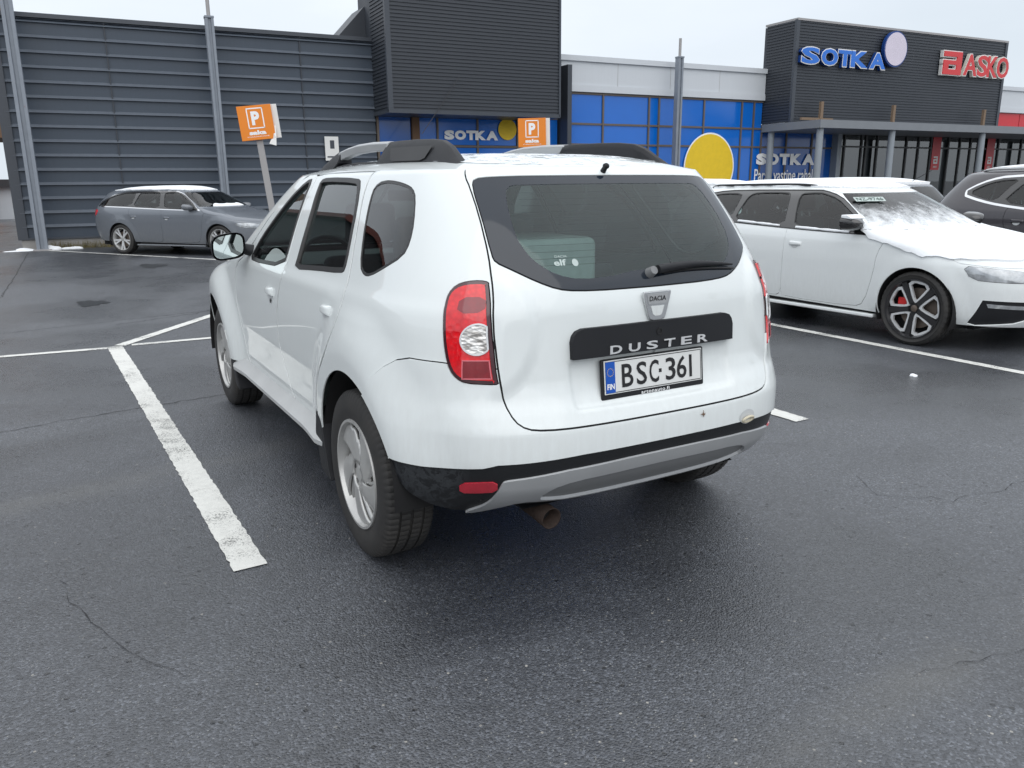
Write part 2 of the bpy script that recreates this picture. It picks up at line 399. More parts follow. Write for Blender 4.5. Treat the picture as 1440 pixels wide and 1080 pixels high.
# ------------------------------------------------------------------ car skins cut into panels
def resample(poly, h=.012):
    out = []; n = len(poly)
    for i in range(n):
        a = np.array(poly[i], float); b = np.array(poly[(i+1) % n], float); k = max(1, int(np.ceil(np.linalg.norm(b-a)/h)))
        for j in range(k): out.append(a+(b-a)*j/k)
    return np.array(out)
def smooth_poly(pts, h=.012, it=1):
    "Chaikin-rounded closed outline"
    p = np.array(pts, float)
    for _ in range(it):
        q = np.roll(p, -1, 0); p = np.stack([p*.75+q*.25, p*.25+q*.75], 1).reshape(-1, 2)
    return resample(p, h)
def area(p): x, y = p[:, 0], p[:, 1]; return .5*np.sum(x*np.roll(y, -1)-np.roll(x, -1)*y)
def offset(p, d):
    "positive d grows the outline"
    sg = np.sign(area(p)); e = np.roll(p, -1, 0)-np.roll(p, 1, 0); e /= np.linalg.norm(e, axis=1, keepdims=True)+1e-12
    return p+np.stack([e[:, 1], -e[:, 0]], 1)*d*sg
def inside(pts, poly):
    x, y = pts[:, 0][:, None], pts[:, 1][:, None]; a = poly; b = np.roll(poly, -1, 0)
    ok = np.zeros(len(pts), bool)
    for k in range(0, len(pts), 4000):
        X, Y = x[k:k+4000], y[k:k+4000]
        c = ((a[:, 1] > Y) != (b[:, 1] > Y)) & (X < (b[:, 0]-a[:, 0])*(Y-a[:, 1])/(b[:, 1]-a[:, 1]+1e-15)+a[:, 0])
        ok[k:k+4000] = c.sum(1) % 2 == 1
    return ok
def cut_skin(shell, panels, s0, s1, t0, t1, h=.025, drop=()):
    """panels: list of (name, outline in (s,t), gap). Returns {name: (points2d, triangles)}; 'body' is the rest"""
    pts = []; edges = []
    def addpoly(p):
        k = len(pts); n = len(p)
        q = p.copy(); q[:, 0] = np.clip(q[:, 0], s0, s1); q[:, 1] = np.clip(q[:, 1], t0, t1)
        pts.extend(map(tuple, q)); edges.extend((k+i, k+(i+1) % n) for i in range(n))
    pp = []
    for nm, poly, gap in panels:
        i_, o_ = (offset(poly, -gap), offset(poly, gap)) if gap > 0 else (poly, None)
        addpoly(i_)
        if o_ is not None: addpoly(o_)
        pp.append((nm, i_, o_))
    addpoly(resample([(s0, t0), (s1, t0), (s1, t1), (s0, t1)], h))
    P0 = np.array(pts)
    gs = np.arange(s0+h*.5, s1, h); gt = np.arange(t0+h*.5, t1, h)
    G = np.stack(np.meshgrid(gs, gt), -1).reshape(-1, 2)
    keep = np.ones(len(G), bool)
    cell = {}
    for p in P0: cell.setdefault((int(p[0]/.02), int(p[1]/.02)), []).append(p)
    for i, g in enumerate(G):
        cx, cy = int(g[0]/.02), int(g[1]/.02)
        for a in (-1, 0, 1):
            for b in (-1, 0, 1):
                for p in cell.get((cx+a, cy+b), ()):
                    if (p[0]-g[0])**2+(p[1]-g[1])**2 < (h*.35)**2: keep[i] = False
    allp = [Vector(p) for p in P0]+[Vector(p) for p in G[keep]]
    r = delaunay_2d_cdt(allp, edges, [], 0, 1e-5)
    V = np.array([(v.x, v.y) for v in r[0]]); F = np.array(r[2])
    cen = V[F].mean(1)
    lab = np.full(len(F), -1)
    for k, (nm, i_, o_) in enumerate(pp):
        free = lab == -1
        idx = np.where(free)[0]; c = cen[idx]
        bb = (c[:, 0] > i_[:, 0].min()-.02) & (c[:, 0] < i_[:, 0].max()+.02) & (c[:, 1] > i_[:, 1].min()-.02) & (c[:, 1] < i_[:, 1].max()+.02)
        idx = idx[bb]; c = c[bb]
        if not len(idx): continue
        ins = inside(c, i_); lab[idx[ins]] = k
        if o_ is not None:
            og = inside(c, o_) & ~ins; lab[idx[og]] = -2
    out = {}
    for k, (nm, _, _) in enumerate(pp):
        if nm in drop or nm is None: continue
        m = F[lab == k]
        if len(m): out[nm] = np.concatenate([out[nm], m]) if nm in out else m
    out['body'] = F[lab == -1]; out['gap'] = F[lab == -2]
    return V, out
def panel_data(shell, V, F, off=0.0, flange=.016, sym=False):
    "3-D verts, faces, normals of a panel, with its edges turned inwards"
    used = np.unique(F); mp = -np.ones(len(V), int); mp[used] = np.arange(len(used))
    s, t = V[used, 0], V[used, 1]; N = shell.N(s, t); P3 = shell.P(s, t)+N*off; T = mp[F]
    # orient
    a, b, c = P3[T[:, 0]], P3[T[:, 1]], P3[T[:, 2]]
    fn = np.cross(b-a, c-a); fl = np.sum(fn*(N[T].sum(1)), 1) < 0; T[fl] = T[fl][:, ::-1]
    vs = [P3]; ns = [N]; fs = [T.tolist()]; n0 = len(P3)
    if flange:
        from collections import Counter
        E = Counter(); D = {}
        for x, y, z in T.tolist():
            for u, v in ((x, y), (y, z), (z, x)):
                k = (min(u, v), max(u, v)); E[k] += 1; D[k] = (u, v)
        ex = [D[k] for k, c_ in E.items() if c_ == 1]
        if sym: ex = [(u, v) for u, v in ex if not (abs(s[u]) < 1e-4 and abs(s[v]) < 1e-4)]
        if ex:
            ex = np.array(ex); A = P3[ex[:, 0]]; B = P3[ex[:, 1]]; NA = N[ex[:, 0]]; NB_ = N[ex[:, 1]]
            n = np.cross(B-A, NA); n /= np.linalg.norm(n, axis=1, keepdims=True)+1e-12
            Q = np.stack([A, B, B-NB_*flange, A-NA*flange], 1).reshape(-1, 3); qn = np.repeat(n, 4, 0)
            na = np.stack([NA, NB_, n, n], 1).reshape(-1, 3)
            qn = na*.5+qn; qn /= np.linalg.norm(qn, axis=1, keepdims=True)
            vs.append(Q); ns.append(qn); k = len(ex)
            fs.append([(n0+4*i+1, n0+4*i, n0+4*i+3, n0+4*i+2) for i in range(k)])
    return np.concatenate(vs), [f for g in fs for f in g], np.concatenate(ns)
def mirrored(d):
    V, F, N = d; V = V.copy(); N = N.copy(); V[:, 1] *= -1; N[:, 1] *= -1
    return V, [tuple(reversed(f)) for f in F], N
def joined(a, b): k = len(a[0]); return np.concatenate([a[0], b[0]]), list(a[1])+[tuple(i+k for i in f) for f in b[1]], np.concatenate([a[2], b[2]])
def panel(name, d, mat, parent): return mesh_obj(name, d[0], d[1], mat, parent, normals=d[2])
def rough_edge(poly, amp, seed, h=.05):
    rnd = np.random.RandomState(seed); p = resample(poly, h); n = rnd.randn(len(p)); n = np.convolve(np.r_[n, n, n], [.25, .5, .25], 'same')[len(p):2*len(p)]
    q = offset(p, 0)+0; e = np.roll(p, -1, 0)-np.roll(p, 1, 0); e /= np.linalg.norm(e, axis=1, keepdims=True)+1e-12
    return q+np.stack([e[:, 1], -e[:, 0]], 1)*(n*amp)[:, None]
# ------------------------------------------------------------------ ground
def asphalt():
    b = NB('wet_asphalt'); v = b.coord()
    big = b.noise(v, .16, 5, .6, .6); mid = b.noise(v, .9, 6, .65); fine = b.noise(v, 120, 4, .75)
    vo = b.n('TexVoronoi', Scale=145.0); b.set(vo, 'Vector', v)
    vo2 = b.n('TexVoronoi', Scale=45.0); b.set(vo2, 'Vector', v)
    cs = b.n('SeparateColor'); b.set(cs, 'i0', vo.outputs['Color']); cs2 = b.n('SeparateColor'); b.set(cs2, 'i0', vo2.outputs['Color'])
    base = b.mix(b.math('ADD', b.math('MULTIPLY', big, .55), b.math('MULTIPLY', mid, .45)), (.044, .048, .056), (.116, .124, .141))
    c = b.mix(1.0, base, b.ramp(cs.outputs['Red'], [(.0, .45), (.85, 1.15), (1, 2.0)]), 'MULTIPLY')
    lite = b.math('MULTIPLY', b.ramp(cs.outputs['Green'], [(.950, 0), (.956, 1)]), b.ramp(vo.outputs['Distance'], [(.25, 1), (.4, 0)]))
    lite2 = b.math('MULTIPLY', b.ramp(cs2.outputs['Green'], [(.980, 0), (.983, 1)]), b.ramp(vo2.outputs['Distance'], [(.16, 1), (.24, 0)]))
    c = b.mix(b.math('MULTIPLY', lite, .75), c, (.33, .33, .31)); c = b.mix(b.math('MULTIPLY', lite2, .85), c, (.42, .40, .36))
    hole = b.math('MULTIPLY', b.ramp(cs2.outputs['Blue'], [(.982, 0), (.99, 1)]), b.ramp(vo2.outputs['Distance'], [(.25, 1), (.4, 0)]))
    c = b.mix(b.math('MULTIPLY', hole, .8), c, (.005, .005, .005))
    # dusty wheel tracks running across the bays, and a few sealed patches
    sp = b.n('SeparateXYZ'); b.set(sp, 'i0', v); X_, Y_ = sp.outputs['X'], sp.outputs['Y']
    rag = b.math('MULTIPLY_ADD', b.noise(v, 3.5, 6, .75), .55, -.275)
    def track(x0, y0, x1, y1, wd, k, l0=-9, l1=9):
        dx, dy = x1-x0, y1-y0; L_ = math.hypot(dx, dy); dx /= L_; dy /= L_
        d = b.math('ADD', b.math('MULTIPLY_ADD', X_, -dy, y0*-dx+x0*dy), b.math('MULTIPLY', Y_, dx))
        d = b.math('ABSOLUTE', b.math('ADD', d, b.math('MULTIPLY', rag, .35)))
        return b.math('MULTIPLY', b.ramp(b.math('DIVIDE', d, wd*4), [(0, k), (.18, k*.7), (.5, 0)]), b.ramp(b.noise(v, 1.1, 5, .7), [(.38, .1), (.6, 1)]))
    tr_ = track(2.42, 1.24, .62, 1.13, .07, .55)
    c = b.mix(tr_, c, (.13, .13, .125))
    c = b.mix(track(-3.5, 3.7, -1.0, 4.1, .10, .5), c, (.16, .16, .155))
    wetn = b.math('ADD', b.math('MULTIPLY', b.noise(v, .42, 5, .62, .5), .7), b.math('MULTIPLY', mid, .3))
    wet = b.ramp(wetn, [(.42, 0), (.50, .6), (.56, 1)])
    c = b.mix(b.math('MULTIPLY', wet, .52), c, (.020, .021, .024))
    rough = b.math('ADD', b.math('MULTIPLY_ADD', wet, -.16, .395), b.math('ADD', b.math('MULTIPLY', cs.outputs['Blue'], .10), b.math('MULTIPLY', tr_, .3)))
    h = b.math('ADD', b.math('MULTIPLY', vo.outputs['Distance'], -.9), b.math('MULTIPLY', fine, .6))
    nrm = b.bump(b.math('SUBTRACT', h, b.math('MULTIPLY', hole, 1.0)), .62, .0040)
    nrm = b.bump(b.noise(v, 2.2, 3), .12, .05, nrm)
    return b.done(b.bsdf(Base_Color=c, Roughness=rough, Specular_IOR_Level=.9, Normal=nrm))
def road_paint():
    b = NB('worn_road_paint'); v = b.coord()
    n = b.noise(v, 130, 5, .85); n2 = b.noise(v, 3, 4)
    f = b.bsdf(Base_Color=b.mix(b.noise(v, 30, 4), (.58, .58, .55), (.80, .80, .76)), Roughness=.6, Normal=b.bump(n, .5, .004)); t = b.n('BsdfTransparent'); m = b.n('MixShader')
    a = b.ramp(b.math('ADD', b.math('MULTIPLY', n, .62), b.math('MULTIPLY', n2, .38)), [(.410, 0), (.440, 1)])
    b.set(m, 'i0', a); b.t.links.new(t.outputs[0], m.inputs[1]); b.t.links.new(f.outputs[0], m.inputs[2]); return b.done(m)
MATS['asphalt'] = asphalt(); MATS['road_paint'] = road_paint()
MATS['crack'] = simple('asphalt_crack', (.022, .022, .024), .9, var=.5, vscale=30)
MATS['smear'] = None
g = MB(); g.quad((-600, -600, 0), (600, -600, 0), (600, 900, 0), (-600, 900, 0)); tag(g.build('ground', 'asphalt'), kind='structure')
def ribbon(name, pts, w, mat, z=.004, jag=.004, seed=1, closed_w=None):
    rnd = random.Random(seed); P_ = [Vector(p) for p in pts]; out = []
    for a, b in zip(P_[:-1], P_[1:]):
        n = max(1, int((b-a).length/.03)); out += [a.lerp(b, i/n) for i in range(n)]
    out.append(P_[-1]); V = []
    for i, p in enumerate(out):
        d = (out[min(i+1, len(out)-1)]-out[max(i-1, 0)]).normalized(); n = Vector((-d.y, d.x)); ww = w(i/(len(out)-1)) if callable(w) else w
        V += [(*(p+n*(ww/2+rnd.uniform(-jag, jag))), z), (*(p-n*(ww/2+rnd.uniform(-jag, jag))), z)]
    F = [(2*i, 2*i+1, 2*i+3, 2*i+2) for i in range(len(out)-1)]
    o = mesh_obj(name, V, F, mat); tag(o, kind='structure'); return o
ribbon('parking_line', [(.455, 8.25), (.540, 3.0)], .128, 'road_paint', seed=2)
ribbon('parking_line', [(-6.5, 9.0), (-.461, 8.292), (.39, 8.20)], .09, 'road_paint', seed=3)
ribbon('parking_line', [(.60, 8.245), (1.6, 8.20), (6.4, 8.0), (12, 7.8)], .09, 'road_paint', z=.0045, seed=4)
ribbon('parking_line', [(.50, 8.27), (1.603, 9.729), (4, 12.9)], .11, 'road_paint', z=.005, seed=5)
ribbon('parking_line', [(6.47, 6.6), (6.468, 5.826), (6.402, 3.232), (6.39, 2.2)], .10, 'road_paint', seed=6)
ribbon('parking_line', [(3.95, 8.1), (3.955, 3.25)], .12, 'road_paint', seed=7)
ribbon('parking_line', [(-.55, 23.1), (-.033, 22.394), (2.961, 17.319), (5.5, 13.0)], .10, 'road_paint', seed=8)
ribbon('parking_line', [(9.0, 7.9), (8.95, 3.0)], .11, 'road_paint', seed=9)
def crack(pts, w, seed):
    rnd = random.Random(seed); out = []
    P_ = [Vector(p) for p in pts]
    for a, b in zip(P_[:-1], P_[1:]):
        n = max(2, int((b-a).length/.06)); d = (b-a).normalized(); q = Vector((-d.y, d.x))
        out += [a.lerp(b, i/n)+q*rnd.gauss(0, .010) for i in range(n)]
    out.append(P_[-1])
    return ribbon('pavement_crack', out, lambda u: w*(.35+.65*rnd.random()), 'crack', .003, .0008, seed)
crack([(-2.2, 5.2), (-.8, 5.55), (.2, 5.75), (1.0, 5.85), (1.9, 6.0)], .009, 11)
crack([(-1.6, 3.3), (-1.1, 3.75), (-.72, 4.05), (-.6, 4.4)], .006, 12)
crack([(-.11, 3.27), (-.03, 2.87), (.10, 2.55), (.21, 2.36)], .0024, 13)
crack([(-.6, 12.9), (-.50, 15.5), (-.324, 21.8)], .014, 14)
crack([(3.42, 2.46), (3.27, 2.22), (3.50, 2.02), (3.85, 1.95), (4.3, 2.02)], .0025, 15)
crack([(2.1, 1.25), (2.35, 1.20), (2.6, 1.12)], .002, 16)
crack([(.55, 9.6), (2.0, 10.2), (-2.5, 9.2)], .012, 17)

MATS['puddle'] = simple('damp_stain', (.018, .019, .021), .30, spec=.8, var=.3)
def puddle(cx, cy, rx, ry, seed):
    rn = random.Random(seed); k1, k2 = rn.uniform(0, 6), rn.uniform(0, 6); V = [(cx, cy, .0035)]
    for i in range(60):
        a = 2*math.pi*i/60; q = 1+.22*math.sin(3*a+k1)+.14*math.sin(7*a+k2)+rn.uniform(-.04, .04); V.append((cx+rx*q*math.cos(a), cy+ry*q*math.sin(a), .0035))
    tag(mesh_obj('puddle', V, [(0, i+1, (i+1) % 60+1) for i in range(60)], 'puddle'), kind='structure')
puddle(.44, 11.62, .17, .27, 3); puddle(1.73, 16.6, .22, .42, 4)
# ------------------------------------------------------------------ wheels
def tyre_mesh(Ro, W, Rr, blocks=84, seg=4):
    hw = W/2
    prof = [(-hw*.80, Rr-.004), (-hw*.93, Rr+.004), (-hw, Rr+.03), (-hw*1.03, (Rr+Ro)/2), (-hw*.98, Ro-.035), (-hw*.90, Ro-.014), (-hw*.80, Ro-.004),
            (-hw*.50, Ro-.0005), (-hw*.49, Ro-.009), (-hw*.41, Ro-.009), (-hw*.40, Ro), (-hw*.06, Ro), (-hw*.05, Ro-.009), (hw*.05, Ro-.009), (hw*.06, Ro),
            (hw*.40, Ro), (hw*.41, Ro-.009), (hw*.49, Ro-.009), (hw*.50, Ro-.0005), (hw*.80, Ro-.004), (hw*.90, Ro-.014), (hw*.98, Ro-.035),
            (hw*1.03, (Rr+Ro)/2), (hw, Rr+.03), (hw*.93, Rr+.004), (hw*.80, Rr-.004)]
    sh = {5, 6, 7, 18, 19, 20}
    mod = (lambda k, i, r: r-(.0045 if (k % seg == 0 and i in sh) else (.004 if (k % seg == 2 and i in (10, 11, 14, 15)) else 0)))
    m = MB(); m.lathe(prof, blocks*seg, 'y', mod=mod); return m
def spoke_patch(fn, nu=10, nv=6):
    V = [fn(u/nu, v/nv) for u in range(nu+1) for v in range(nv+1)]; F = [(a*(nv+1)+b, a*(nv+1)+b+1, (a+1)*(nv+1)+b+1, (a+1)*(nv+1)+b) for a in range(nu) for b in range(nv)]
    return V, F
def wheel(parent, x, y, z, Ro, W, Rr, style, side, rot=0, mt=('alloy',), simple_=False):
    "wheel whose outer face looks towards +y (side=1) or -y"
    wname = 'wheel'
    e = empty(wname, (x, y, z), parent=parent); e.rotation_euler = (0, rot, 0) if side > 0 else (0, rot, math.pi)
    ty = tyre_mesh(Ro, W, Rr, 40 if simple_ else 76).build('tyre', 'tyre', e, smooth=True, angle=35)
    hw = W/2; yo = hw*.93
    rim = MB(); rim.lathe([(yo-.002, Rr+.004), (yo+.006, Rr+.002), (yo+.006, Rr-.008), (yo-.012, Rr-.014), (yo-.03, Rr-.026), (-hw*.8, Rr-.032), (-hw*.9, Rr)], 64)
    rim.build('rim', mt[0] if style != 'star' else 'alloy_dark', e, smooth=True)
    back = MB(); back.lathe([(yo-.12, .0), (yo-.12, Rr-.03)], 48); back.build('wheel_back', 'dark', e)
    br = MB(); br.lathe([(yo-.10, .06), (yo-.085, .062), (yo-.085, Rr*.68), (yo-.10, Rr*.68)], 48); br.build('brake_disc', 'iron', e, smooth=True)
    h0 = yo-.022
    if style == 'swept':      # five broad blades, each a flat face and a falling facet, with a slot by the rim
        rr = [.052, .066, .080, .10, .12, .135, .15, .165, .18, .19, .200]; r9 = Rr-.016
        rr = [r*r9/.200 for r in rr]; na = 18; V = []; F = []
        for i in range(5):
            k0 = len(V); a0 = 2*math.pi*i/5
            for r in rr:
                q = (r-rr[0])/(rr[-1]-rr[0]); sw = -.55*q
                for j in range(na+1):
                    f = j/na
                    if f < .46: h = .001*math.sin(f*6)-.004*q          # flat face
                    elif f < .93: h = -.004*q-(f-.46)/.47*(.034*min(1, q*1.6))
                    else: h = -.004*q-(1-f)/.07*(.034*min(1, q*1.6))
                    if q > .9: h -= .006*(q-.9)/.1
                    a = a0+sw+f*2*math.pi/5
                    V.append((r*math.cos(a), h0+.006+h, r*math.sin(a)))
            for u in range(len(rr)-1):
                for j in range(na):
                    q = (rr[u]-rr[0])/(rr[-1]-rr[0]); f = (j+.5)/na
                    if .30 < q < .95 and f > .54+.25*(.95-q) and f < .93: continue      # slot
                    F.append((k0+u*(na+1)+j, k0+u*(na+1)+j+1, k0+(u+1)*(na+1)+j+1, k0+(u+1)*(na+1)+j))
        m = MB(); m.add(V, F); o = m.build('spokes', mt[0], e, smooth=True, fix=False, angle=18)
        sd_ = o.modifiers.new('t', 'SOLIDIFY'); sd_.thickness = .014; sd_.offset = 1
        hub = MB(); hub.lathe([(h0-.005, .076), (h0+.010, .074), (h0+.013, .070), (h0+.009, .066), (h0+.009, .034), (h0+.013, .031), (h0+.015, .0)], 40)
        hub.build('hub_cap', mt[0], e, smooth=True)
        for i in range(5):
            lg = MB(); a = 2*math.pi*(i+.5)/5; lg.tube([(.050*math.cos(a), h0+.004, .050*math.sin(a)), (.050*math.cos(a), h0+.0105, .050*math.sin(a))], .0105, 12); lg.build('lug_hole', 'alloy_dark', e)
    if style == 'swept': pass
    elif style == 'star':     # five pairs of bright-edged loops on black
        dk = MB(); V = []; F = []
        m2 = MB(); m2.lathe([(h0-.014, .0), (h0-.014, .055), (h0-.02, .065)], 40)
        for i in range(5):
            a0 = 2*math.pi*i/5+.3
            for u0, u1, w0, w1 in ((.05, Rr-.012, .022, .026),):
                def fn(u, v): 
                    r = u0+(u1-u0)*u; wd = w0+(w1-w0)*u; a = a0; q = (v-.5)*2*wd
                    return (r*math.cos(a)-q*math.sin(a), h0-.016, r*math.sin(a)+q*math.cos(a))
                a, b = spoke_patch(fn, 4, 2); m2.add(a, b)
        o = m2.build('spokes', 'alloy_dark', e, fix=False); sd_ = o.modifiers.new('t', 'SOLIDIFY'); sd_.thickness = .02; sd_.offset = 1
        for i in range(5):    # the loops: hexagon outlines between the spokes
            a0 = 2*math.pi*(i+.5)/5+.3
            hexa = [(.050, 0), (.078, .034), (Rr-.062, .104), (Rr-.016, .066), (Rr-.016, -.066), (Rr-.062, -.104), (.078, -.034)]
            pin = [(.076, 0), (.092, .018), (Rr-.072, .078), (Rr-.042, .050), (Rr-.042, -.050), (Rr-.072, -.078), (.092, -.018)]
            n = len(hexa); V = []; F = []
            for (r, q), (r2, q2) in zip(hexa, pin):
                for (rr, qq), hh in (((r, q), h0), ((r2, q2), h0), ((r, q), h0-.02), ((r2, q2), h0-.024)):
                    V.append((rr*math.cos(a0)-qq*math.sin(a0), hh, rr*math.sin(a0)+qq*math.cos(a0)))
            for k in range(n):
                j = (k+1) % n; F += [(4*k, 4*j, 4*j+1, 4*k+1), (4*k+1, 4*j+1, 4*j+3, 4*k+3), (4*k+2, 4*j+2, 4*j, 4*k)]
            m3 = MB(); m3.add(V, F); m3.build('spoke_loop', 'alloy_cut', e)
        hub = MB(); hub.lathe([(h0-.02, .032), (h0-.004, .030), (h0, .024), (h0+.001, .0)], 32); hub.build('hub_cap', 'iron', e, smooth=True)
    else:                      # ten plain spokes in five pairs
        V = []; F = []
        for i in range(5):
            for k_ in (-1, 1):
                a0 = 2*math.pi*i/5
                def fn(u, v):
                    r = .045+(Rr-.012-.045)*u; a = a0+k_*(.10+.10*u)+(v-.5)*2*(.013+.004*u)/r
                    return (r*math.cos(a), h0-.004-.014*(1-u), r*math.sin(a))
                a, b = spoke_patch(fn, 8, 3); q = len(V); V += a; F += [tuple(t+q for t in f) for f in b]
        m = MB(); m.add(V, F); o = m.build('spokes', 'alloy_cut', e, fix=False); sd_ = o.modifiers.new('t', 'SOLIDIFY'); sd_.thickness = .018; sd_.offset = 1
        hub = MB(); hub.lathe([(h0-.04, .062), (h0-.006, .058), (h0, .03), (h0, .0)], 32); hub.build('hub_cap', 'alloy', e, smooth=True)
    return e

# ------------------------------------------------------------------ the white SUV
def suv_disp(s, t, p):
    a = np.abs(s); x, y, z = p[..., 0], p[..., 1], p[..., 2]
    d = np.zeros(np.broadcast(s, t).shape)
    d = d-.015*(1-sm(.33, .37, a))*sm(.695, .725, t)*(1-sm(.862, .877, t))
    r = np.hypot((a-.665)/.19, (t-.965)/.205)
    d = d+.013*(1-sm(.82, 1.12, r))*(1-sm(.58, .66, a))*sm(.68, .74, t)
    d = d-.0035*np.exp(-((t-.575)/.06)**2)*sm(1.72, 1.95, a)*(1-sm(3.3, 3.5, a))
    d = d+.002*np.exp(-((t-.465)/.03)**2)*sm(1.75, 1.9, a)*(1-sm(3.4, 3.5, a))
    # swelling around the lamp on the wing and the fold below it on the bumper
    d = d+.004*np.exp(-((t-1.02)/.03)**2)*sm(1.5, 1.7, a)
    return d
SUV = Shell(
 XR=([.18,.30,.34,.40,.46,.56,.64,.70,.76,.82,.95,1.03,1.10,1.21,1.30,1.40,1.47,1.52],
     [-.50,-.60,-.665,-.745,-.79,-.815,-.812,-.79,-.76,-.745,-.735,-.73,-.712,-.652,-.585,-.497,-.43,-.38]),
 WS=([.18,.30,.38,.5,.7,.85,.95,1.03,1.08,1.21,1.30,1.40,1.47,1.52],
     [.79,.825,.845,.855,.865,.868,.862,.845,.822,.768,.728,.678,.636,.60]),
 XF=([.18,.30,.45,.6,.75,.85,.92,.97,1.01,1.06,1.25,1.40,1.47,1.52],
     [3.2,3.36,3.46,3.48,3.45,3.38,3.2,2.9,2.55,2.38,2.08,1.83,1.72,1.62]),
 XE=([.18,.85,.97,1.10,1.25,1.4,1.52],[2.3,2.3,2.2,2.0,1.73,1.48,1.27]),
 NN=([.18,.5,.8,1.0,1.2,1.47,1.52],[3.4,3.7,3.7,3.6,3.7,4.4,4.6]),
 NF=([.1,1.6],[3.2,3.2]),
 H=([-.5,-.38,0,.5,1.0,1.3,1.7],[.02,.03,.066,.078,.07,.055,.02]),
 X0=.1, ZT=1.5, flares=((0.,.335,.048,.44,.66),(2.673,.335,.06,.44,.66)), disp=suv_disp)
def X(x): return x+SUV.S1-SUV.X0
def arch_poly(shell, cx, cz, r, zb):
    out = []
    for a in np.linspace(-.62, math.pi+.62, 60):
        x, z = cx+r*math.cos(a), cz+r*math.sin(a)
        if z < zb-.05: continue
        out.append((float(shell.s_of(x, max(z, .2))[0]), z))
    out.append((out[-1][0], zb-.05)); out.append((out[0][0], zb-.05))
    return resample(out)
def seat(parent, name, x, y, z=.52, w=.5, hr=1):
    e = empty(name, (x, y, z), parent=parent)
    m = MB(); m.box((-.25, -w/2, 0), (.28, w/2, .16)); m.build('cushion', 'fabric', e, bevel=.05, seg=3)
    m = MB(); m.prism([(-.22, .08), (-.10, .08), (-.27, .66), (-.36, .66)], -w/2, w/2); m.build('seat_back', 'fabric', e, bevel=.045, seg=3)
    for k in range(hr):
        yy = (k-(hr-1)/2)*w/max(hr, 1)
        m = MB(); m.prism([(-.37, .72), (-.28, .72), (-.31, .92), (-.39, .92)], yy-.13, yy+.13); m.build('headrest', 'fabric', e, bevel=.035, seg=3)
        m = MB(); [m.tube([(-.31, yy+q, .62), (-.33, yy+q, .76)], .007, 8) for q in (-.06, .06)]; m.build('headrest_post', 'chrome', e)
    return e
def surf(shell, s, t, off=0.0, side=1):
    p = shell.P(s, t); n = shell.N(s, t); q = p+n*off
    if side < 0: q = q*np.array([1, -1, 1]); n = n*np.array([1, -1, 1])
    return Vector(q), Vector(n)
def handle(parent, shell, s, t, side, mat, length=.12, name='door_handle', lock=False):
    p, n = surf(shell, s, t, 0, side); fx = Vector((1, 0, 0)); fx = (fx-n*fx.dot(n)).normalized(); uz = n.cross(fx) if side < 0 else fx.cross(n)
    if uz.z < 0: uz = -uz
    h = .042; V = []; F = []; nu, nv = 16, 10
    for i in range(nu+1):
        for j in range(nv+1):
            a, b = i/nu*2-1, j/nv*2-1
            l = (max(0, 1-abs(a)**3)*max(0, 1-abs(b)**4))**.5
            V.append(p+fx*(a*length/2)+uz*(b*h/2*(1-.15*a))+n*(-.004+.024*l))
    F = [(i*(nv+1)+j, (i+1)*(nv+1)+j, (i+1)*(nv+1)+j+1, i*(nv+1)+j+1) for i in range(nu) for j in range(nv)]
    a_, b_, c_ = [Vector(V[i]) for i in F[70][:3]]
    if (b_-a_).cross(c_-a_).dot(n) < 0: F = [tuple(reversed(f)) for f in F]
    m = MB(); m.add(V, F); o = m.build(name, mat, parent, smooth=True, fix=False)
    # the finger hollow behind it
    V = []; 
    for k in range(24):
        a = 2*math.pi*k/24; V.append(p+fx*(.045*math.cos(a)-.006)+uz*(.034*math.sin(a)-.016)+n*.0012)
    m = MB(); m.add(V, [tuple(range(24))]); m.build('handle_hollow', 'hollow_grey', parent, fix=False)
    if lock:
        V = [p-uz*.047+fx*(.012*math.cos(a)-.02)+uz*.012*math.sin(a)+n*.003 for a in np.linspace(0, 2*math.pi, 13)[:-1]]
        m = MB(); m.add(V, [tuple(range(12))]); m.build('lock', 'plastic', parent, fix=False)
MATS['hollow_grey'] = simple('painted_hollow', (.55, .57, .58), .35, var=.05)

